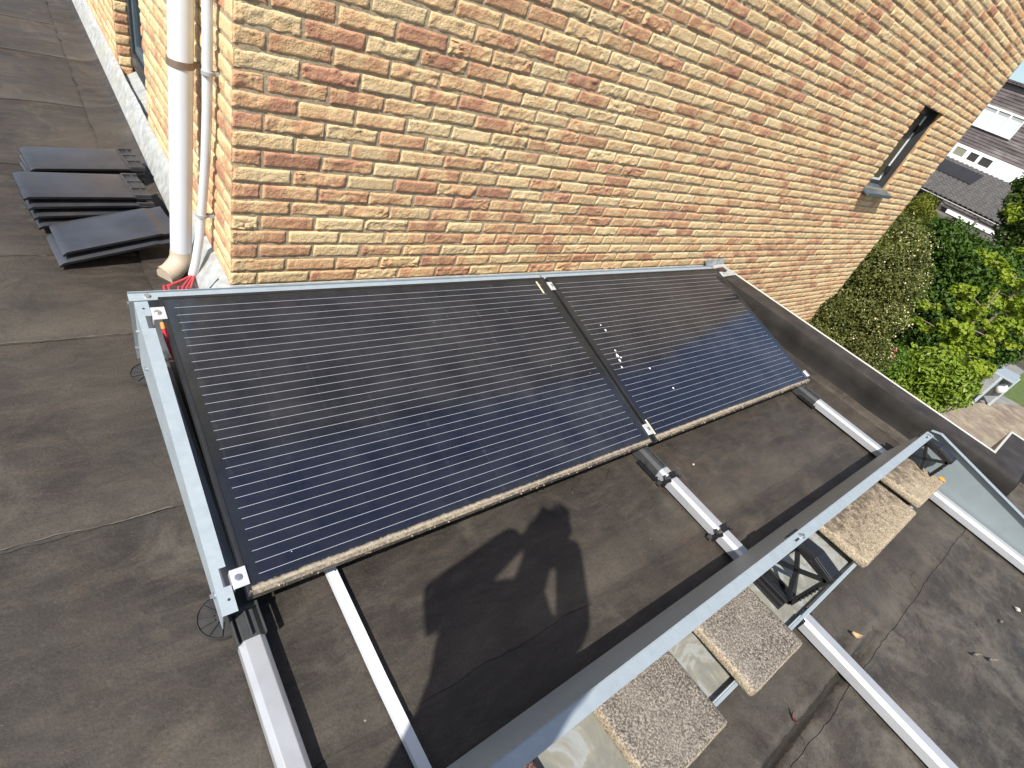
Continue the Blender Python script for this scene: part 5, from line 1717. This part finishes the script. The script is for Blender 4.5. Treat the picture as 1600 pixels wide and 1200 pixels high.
pleached('garden_tree', 9.5, [(-1.20, GROUND), (-1.20, -1.0), (-1.13, -0.15), (-1.1, 0.1)], [((-1.18, -0.75), (-0.36, -0.74)), ((-1.18, -0.82), (-1.7, -0.9)), ((-1.15, -0.4), (-0.45, -0.5)), ((-1.15, -0.5), (-1.55, -0.5)), ((-1.13, -0.2), (-0.75, -0.12))], G1, 'yellow-green tree with flat tiers of leaves just behind the laurel', 21)
pleached('garden_tree', 10.2, [(-1.27, GROUND), (-1.25, -0.6), (-1.20, 0.1), (-1.12, 0.8)], [((-1.2, 0.2), (-0.55, 0.33)), ((-1.22, 0.0), (-1.0, -0.04)), ((-1.24, -0.2), (-1.65, -0.35)), ((-1.2, 0.1), (-1.6, 0.3)), ((-1.15, 0.5), (-0.9, 0.55))], G2, 'yellow-green tiered tree with a thick bare trunk at the right edge', 22)
r = empty('big_tree', (17.0, -0.1, GROUND), 'dark leafy tree hiding the right part of the neighbouring house', 'tree')
stem('trunk', [(17, -0.1, GROUND), (17, -0.1, -0.8), (17, 0.0, 0.6), (17, 0, 1.6)], [0.14, 0.12, 0.08, 0.03], r)
for (a, b_) in (((17, -0.05, 0.0), (17.1, 0.7, 1.1)), ((17, -0.05, 0.3), (17, -0.7, 1.2)), ((17, -0.1, -0.4), (17, -0.6, 0.4))):
    stem('limb', [a, b_], [0.06, 0.02], r)
leaves('crown', BT, 650, 0.095, L_tree, r, 23, 0.6, 0.7)
leaves('crown', [(16.7, 0.55, 0.75, 0.14), (16.6, 0.4, 0.62, 0.12)], 900, 0.09, L_gink, r, 24, 0.6, 0.7)
# far hedge row beyond the street so that no bare horizon shows between things
gr = empty('garden_light', (16.3, -1.95, GROUND), 'blue-grey metal frame lamp post with a white globe beside the path', 'garden lamp')
mb = MB(); mb.bb(15.86, 15.92, -1.86, -1.80, GROUND, -2.22)
build(mb, 'post', M['zinc2'], gr, bevel=0.004)
mb = MB(); mb.bb(16.73, 16.79, -2.11, -2.05, GROUND, -2.22)
build(mb, 'post', M['zinc2'], gr, bevel=0.004)
mb = MB(); mb.hexa([(15.90, -1.66, -2.22), (15.98, -2.08, -2.22), (16.92, -2.06, -2.22), (16.75, -1.64, -2.22)], [(15.90, -1.66, -2.18), (15.98, -2.08, -2.18), (16.92, -2.06, -2.18), (16.75, -1.64, -2.18)])
build(mb, 'cap_plate', M['zinc'], gr, bevel=0.004)
mb = MB(); mb.hexa([(15.93, -1.85, -2.78), (15.93, -1.82, -2.78), (16.74, -2.05, -2.78), (16.74, -2.08, -2.78)], [(15.93, -1.85, -2.24), (15.93, -1.82, -2.24), (16.74, -2.05, -2.24), (16.74, -2.08, -2.24)])
build(mb, 'back_panel', M['anth'], gr)
mb = MB(); mb.tube([(16.22, -1.99, -2.60), (16.22, -1.99, -2.55), (16.22, -1.99, -2.47), (16.22, -1.99, -2.40), (16.22, -1.99, -2.36)], [0.05, 0.10, 0.115, 0.09, 0.03], 20)
build(mb, 'globe', M['whitepaint'], gr, smooth=True)

# ================================================================== NEIGHBOUR HOUSE (about 44 m away)
nh = empty('neighbour_house', (44, 6, GROUND), 'distant dark timber-clad house with white windows and a grey tiled lean-to roof', 'house')
HX = 44.0
mb = MB()
# lapped boards as real steps
z = -3.1
outl = []
while z < 5.30:
    outl += [(HX - 0.03, z), (HX - 0.006, z + 0.158)]
    z += 0.16
prof = outl + [(HX + 0.25, z), (HX + 0.25, -3.1)]
vs = [(p[0], -8.0, p[1]) for p in prof] + [(p[0], 16.0, p[1]) for p in prof]
n_ = len(prof)
fs = [(i, (i + 1) % n_, n_ + (i + 1) % n_, n_ + i) for i in range(n_)]
mb.add(vs, fs)
build(mb, 'wall', M['clad'], nh)
mb = MB(); mb.bb(HX + 0.25, HX + 8, -8, 16, GROUND, 5.2)
build(mb, 'wall', M['clad'], nh)
mb = MB()
mb.bb(HX - 0.25, HX + 8.2, -8.2, 16.2, 5.34, 5.42)
for k in range(110):
    y = -8.2 + k * 0.222
    mb.bb(HX - 0.28, HX + 1.0, y, y + 0.15, 5.42, 5.50)
build(mb, 'roof', M['rooftile'], nh)


def far_window(y0, y1, z0, z1, panes, pm, name='window'):
    mb = MB(); fw = 0.10
    x0, x1 = HX - 0.11, HX + 0.02
    mb.bb(x0, x1, y0, y1, z1 - fw, z1); mb.bb(x0, x1, y0, y1, z0, z0 + fw * 1.7)
    n_ = panes; pw = (y1 - y0) / n_
    for k in range(n_ + 1):
        yc = y0 + k * pw; hw = fw / 2
        mb.bb(x0 + 0.001, x1, max(y0, yc - hw), min(y1, yc + hw), z0 + fw * 1.7, z1 - fw)
    wv = build(mb, name, M['whitepaint'], nh)
    for k in range(n_):
        ya, yb = y0 + k * pw + fw / 2, y0 + (k + 1) * pw - fw / 2
        mb = MB(); mb.bb(HX - 0.052, HX - 0.048, ya, yb, z0 + fw * 1.7, z1 - fw)
        build(mb, 'pane', pm if not isinstance(pm, list) else pm[k], wv)
        if pm is M['blind']:
            mb = MB(); mb.bb(HX - 0.062, HX - 0.054, ya, yb, z1 - fw - 0.16, z1 - fw)
            build(mb, 'blind_box', M['clipgrey'], wv)
            mb = MB(); mb.bb(HX - 0.066, HX - 0.056, ya, yb, z0 + fw * 1.7, z0 + fw * 1.7 + 0.03)
            build(mb, 'blind_rail', M['clipgrey'], wv)
    return wv


far_window(7.34, 9.62, 2.89, 4.10, 3, M['blind'])
# white band with three small windows above the lean-to
mb = MB()
mb.bb(HX - 0.09, HX + 0.01, 4.6, 9.75, 1.66, 1.83); mb.bb(HX - 0.09, HX + 0.01, 4.6, 9.75, 0.85, 1.215)
for (a, b_) in ((9.43, 9.75), (8.56, 8.81), (7.87, 8.05), (4.6, 7.24)): mb.bb(HX - 0.0895, HX + 0.01, a, b_, 1.215, 1.66)
bw = build(mb, 'window', M['whitepaint'], nh)
for (a, b_, mm) in ((8.81, 9.43, M['glass_lit']), (8.05, 8.56, M['dim']), (7.24, 7.87, M['dim'])):
    mb = MB(); mb.bb(HX - 0.055, HX - 0.05, a, b_, 1.215, 1.66)
    build(mb, 'pane', mm, bw)
# lean-to roof with tile relief
nx, ny_ = 14, 150
vs = []; fs = []
ya, yb = 3.0, 14.0
rows = 15
for i in range(rows):
    t0, t1 = i / rows, (i + 1) / rows
    xa_, za_ = HX - 0.1 - 2.9 * t0, 0.98 - 1.86 * t0
    xb_, zb_ = HX - 0.1 - 2.9 * t1, 0.98 - 1.86 * t1
    b = len(vs)
    cols = int((yb - ya) / 0.05)
    for j in range(cols + 1):
        y = ya + j * 0.05
        wv = 0.06 * abs(math.sin(math.pi * y / 0.30)) ** 0.7
        vs += [(xa_, y, za_ + wv - 0.03), (xb_, y, zb_ + wv + 0.055), (xb_, y, zb_ + wv - 0.03)]
    for j in range(cols):
        a = b + j * 3
        fs += [(a, a + 1, a + 4, a + 3), (a + 1, a + 2, a + 5, a + 4)]
mesh_obj('roof', vs, fs, M['rooftile'], nh)
mb = MB(); mb.tube([(40.98, 3.0, -0.99), (40.98, 14.0, -0.99)], 0.032, 10)
build(mb, 'gutter', M['lead'], nh, smooth=True)
mb = MB(); mb.bb(41.15, 41.25, 3.0, 7.35, -1.36, -1.02)
mb.bb(41.15, 41.22, 3.0, 7.35, -1.95, -1.62)
build(mb, 'fascia', M['clad'], nh)
mb = MB(); mb.bb(41.12, 41.2, 3.0, 6.85, -1.56, -1.34)
build(mb, 'lintel', M['whitepaint'], nh)
for yy in (7.3, 5.2):
    mb = MB(); mb.bb(41.1, 41.25, yy - 0.07, yy + 0.07, GROUND, -1.0)
    build(mb, 'post', M['clad'], nh)
pv = empty('solar_panel', (42.4, 8.0, 0.3), 'distant dark solar panel lying on the grey tiled lean-to roof', 'solar panel')
def lz(x): return 0.98 - 1.86 * ((HX - 0.1 - x) / 2.9)
mb = MB(); xa_, xb_ = 43.45, 42.55
q0 = [(xa_, 9.6, lz(xa_) + 0.09), (xa_, 7.0, lz(xa_) + 0.09), (xb_, 7.05, lz(xb_) + 0.09), (xb_, 9.6, lz(xb_) + 0.09)]
mb.hexa(q0, [(p[0] - 0.02, p[1], p[2] + 0.035) for p in q0])
build(mb, 'cell_glass', M['pv_far'], pv)
mb = MB()
mb.hexa([(xb_, 9.6, lz(xb_) + 0.06), (xb_, 7.05, lz(xb_) + 0.06), (xb_ - 0.05, 7.05, lz(xb_) + 0.05), (xb_ - 0.05, 9.6, lz(xb_) + 0.05)], [(xb_, 9.6, lz(xb_) + 0.12), (xb_, 7.05, lz(xb_) + 0.12), (xb_ - 0.05, 7.05, lz(xb_) + 0.11), (xb_ - 0.05, 9.6, lz(xb_) + 0.11)])
build(mb, 'frame', M['dim'], pv)

# ================================================================== PHOTOGRAPHER
H = Vector((0.767, 0.642, 0)).normalized(); S = Vector((-0.642, 0.767, 0)).normalized()   # facing, to his left
J = {
    'pelvis': Vector((-1.00, -2.40, 0.78)), 'spine': Vector((-0.94, -2.34, 1.05)), 'chest': Vector((-0.855, -2.265, 1.34)), 'neck': Vector((-0.735, -2.205, 1.455)),
    'shL': Vector((-0.945, -2.105, 1.405)), 'shR': Vector((-0.705, -2.385, 1.43)),
    'elL': Vector((-0.862, -2.030, 1.235)), 'elR': Vector((-0.605, -2.345, 1.345)),
    'wrL': Vector((-0.598, -2.000, 1.402)), 'wrR': Vector((-0.515, -2.128, 1.502)),
}
person = None
import bmesh


def skinned(name, verts, edges, radii, mat, parent, levels=2, root=0):
    me = bpy.data.meshes.new(name)
    off = rootloc(parent) if parent else Vector((0, 0, 0))
    me.from_pydata([tuple(Vector(p) - off) for p in verts], edges, [])
    o = bpy.data.objects.new(name, me); COL.objects.link(o)
    if parent: o.parent = parent
    sk = o.modifiers.new('skin', 'SKIN'); sk.use_smooth_shade = True; sk.branch_smoothing = 0.6
    o.modifiers.new('sub', 'SUBSURF').levels = levels
    o.modifiers['sub'].render_levels = levels
    if not me.skin_vertices:
        bpy.context.view_layer.update()
    sv = me.skin_vertices[0].data
    for i, rr in enumerate(radii):
        sv[i].radius = rr if isinstance(rr, tuple) else (rr, rr)
        sv[i].use_root = (i == root)
    me.materials.append(mat)
    return o


person = empty('person', (-1.0, -2.4, ROOF), 'person taking the photo, seen only as a dark shadow with raised arms on the roof', 'person')
hipL = J['pelvis'] + S * 0.10 + Vector((0, 0, -0.06)); hipR = J['pelvis'] - S * 0.10 + Vector((0, 0, -0.06))
knL = hipL + H * 0.05 + Vector((0, 0, -0.42)) + S * 0.02; knR = hipR + H * 0.03 + Vector((0, 0, -0.42)) - S * 0.02
anL = knL - H * 0.03 + Vector((0, 0, 0)); anL.z = ROOF + 0.09
anR = knR - H * 0.05; anR.z = ROOF + 0.09
toL = anL + H * 0.16; toL.z = ROOF + 0.035
toR = anR + H * 0.16; toR.z = ROOF + 0.035
vs = [J['pelvis'], J['spine'], J['chest'], J['neck'], J['shL'], J['elL'], J['wrL'], J['shR'], J['elR'], J['wrR'], hipL, knL, anL, toL, hipR, knR, anR, toR]
es = [(0, 1), (1, 2), (2, 3), (2, 4), (4, 5), (5, 6), (2, 7), (7, 8), (8, 9), (0, 10), (10, 11), (11, 12), (12, 13), (0, 14), (14, 15), (15, 16), (16, 17)]
rd = [(0.16, 0.13), (0.16, 0.12), (0.165, 0.13), 0.07, 0.092, 0.074, 0.050, 0.090, 0.066, 0.050, 0.095, 0.065, 0.048, 0.04, 0.095, 0.065, 0.048, 0.04]
skinned('body', vs, es, rd, M['cloth'], person)
# head with face
hc = Vector((-0.690, -2.148, 1.592))
look = Vector((0.62, 0.52, -0.45)).normalized()
zx = look; yx = S; up_ = zx.cross(yx).normalized()
mb = MB()
nseg, nring = 24, 18
vs = []; fs = []
for i in range(nring + 1):
    th_ = math.pi * i / nring
    for j in range(nseg):
        ph = 2 * math.pi * j / nseg
        f_, s_, u_ = math.sin(th_) * math.cos(ph), math.sin(th_) * math.sin(ph), math.cos(th_)
        rf, rs_, ru = 0.098, 0.076, 0.122
        if u_ < 0: rs_ *= 1 + 0.28 * u_; rf *= 1 + 0.12 * u_
        p = hc + zx * f_ * rf + yx * s_ * rs_ + up_ * u_ * ru
        if f_ > 0.8 and abs(s_) < 0.22 and -0.35 < u_ < 0.1: p += zx * 0.020 * (1 - abs(s_) / 0.22) * (0.4 + (0.1 - u_))
        if f_ > 0.7 and abs(abs(s_) - 0.35) < 0.15 and 0.0 < u_ < 0.25: p -= zx * 0.008
        vs.append(p)
for i in range(nring):
    for j in range(nseg): fs.append((i * nseg + j, i * nseg + (j + 1) % nseg, (i + 1) * nseg + (j + 1) % nseg, (i + 1) * nseg + j))
mb.add(vs, fs)
for sg in (-1, 1):
    e = hc + yx * sg * 0.078 - zx * 0.005
    mb.tube([e - up_ * 0.028, e, e + up_ * 0.03], [0.008, 0.014, 0.008], 8)
mb.tube([J['neck'] - Vector((0, 0, 0.05)), hc - up_ * 0.07], [0.058, 0.055], 14)
build(mb, 'head', M['skin'], person, smooth=True, angle=80)
mb = MB(); vs = []; fs = []
for i in range(11):
    th_ = math.pi * 0.60 * i / 10
    for j in range(nseg):
        ph = 2 * math.pi * j / nseg
        f_, s_, u_ = math.sin(th_) * math.cos(ph), math.sin(th_) * math.sin(ph), math.cos(th_)
        lim = 0.30 if f_ > 0.3 else -1
        u2 = max(u_, lim)
        vs.append(hc + zx * (f_ * 0.106 - 0.004) + yx * s_ * 0.085 + up_ * u2 * 0.132)
for i in range(10):
    for j in range(nseg): fs.append((i * nseg + j, i * nseg + (j + 1) % nseg, (i + 1) * nseg + (j + 1) % nseg, (i + 1) * nseg + j))
mb.add(vs, fs)
build(mb, 'hair', M['hair'], person, smooth=True, angle=80)
# eyes and mouth
mb = MB()
for sg in (-1, 1):
    e = hc + zx * 0.088 + yx * sg * 0.03 + up_ * 0.012
    mb.tube([e - yx * 0.010, e, e + yx * 0.010], [0.002, 0.006, 0.002], 8)
mb.tube([hc + zx * 0.086 - up_ * 0.055 - yx * 0.022, hc + zx * 0.091 - up_ * 0.056, hc + zx * 0.086 - up_ * 0.055 + yx * 0.022], [0.002, 0.005, 0.002], 8)
build(mb, 'face_features', M['hair'], person, smooth=True)

# phone held just behind the lens
look_c = Vector(RM[2]); right_c = Vector(RM[0]); up_c = -Vector(RM[1])
pc = CAM - look_c * 0.012 - right_c * 0.030 * 0 + up_c * 0.062 + right_c * 0.02
# the handset is held landscape, lens near one short end
pu = (up_c * 0.86 + right_c * 0.5).normalized(); pvv = look_c.cross(pu).normalized()
pc = CAM - look_c * 0.014 + pu * 0.058
mb = MB()
Mx = Matrix((pvv, pu, look_c)).transposed()
mb.box(pc, (0.074, 0.150, 0.008), Mx)
ph = tag(build(mb, 'phone', M['phoneblack'], None, bevel=0.003), 'phone held up by the person, part of the blocky top of the shadow', 'phone')
mb = MB(); mb.box(CAM - look_c * 0.0085, (0.03, 0.03, 0.003), Mx)
build(mb, 'lens_plate', M['dim'], ph)
mb = MB(); mb.box(pc - look_c * 0.0046, (0.068, 0.142, 0.001), Mx)
build(mb, 'screen', M['glass'], ph)
# hands gripping both ends of the handset
for sg, wr, nm in ((-1, J['wrL'], 'left'), (1, J['wrR'], 'right')):
    end = pc + pu * (0.095 if sg > 0 else -0.045) - look_c * 0.006 + pvv * (0.0 if sg > 0 else 0.046)
    palm = wr.lerp(end, 0.55) - look_c * 0.015
    verts = [wr, palm]; edges = [(0, 1)]; rad = [0.033, (0.042, 0.024)]
    outw = (end - wr).normalized()
    sidev = outw.cross(look_c).normalized()
    for fi in range(4):
        b0 = len(verts)
        basep = palm + sidev * (fi - 1.5) * 0.019 + outw * 0.028
        ln = (0.9, 1.0, 0.95, 0.78)[fi]
        p1 = basep + outw * 0.028 * ln + look_c * 0.016
        p2 = p1 + outw * 0.006 * ln + look_c * 0.020 * ln
        verts += [basep, p1, p2]; edges += [(1, b0), (b0, b0 + 1), (b0 + 1, b0 + 2)]; rad += [0.010, 0.009, 0.008]
    b0 = len(verts)
    tb = palm - sidev * 0.036 - look_c * 0.004
    verts += [tb, tb + outw * 0.030 - sidev * 0.008 - look_c * 0.006, tb + outw * 0.056 - look_c * 0.002]
    edges += [(1, b0), (b0, b0 + 1), (b0 + 1, b0 + 2)]; rad += [0.013, 0.011, 0.009]
    skinned('hand', verts, edges, rad, M['skin'], person, 2)
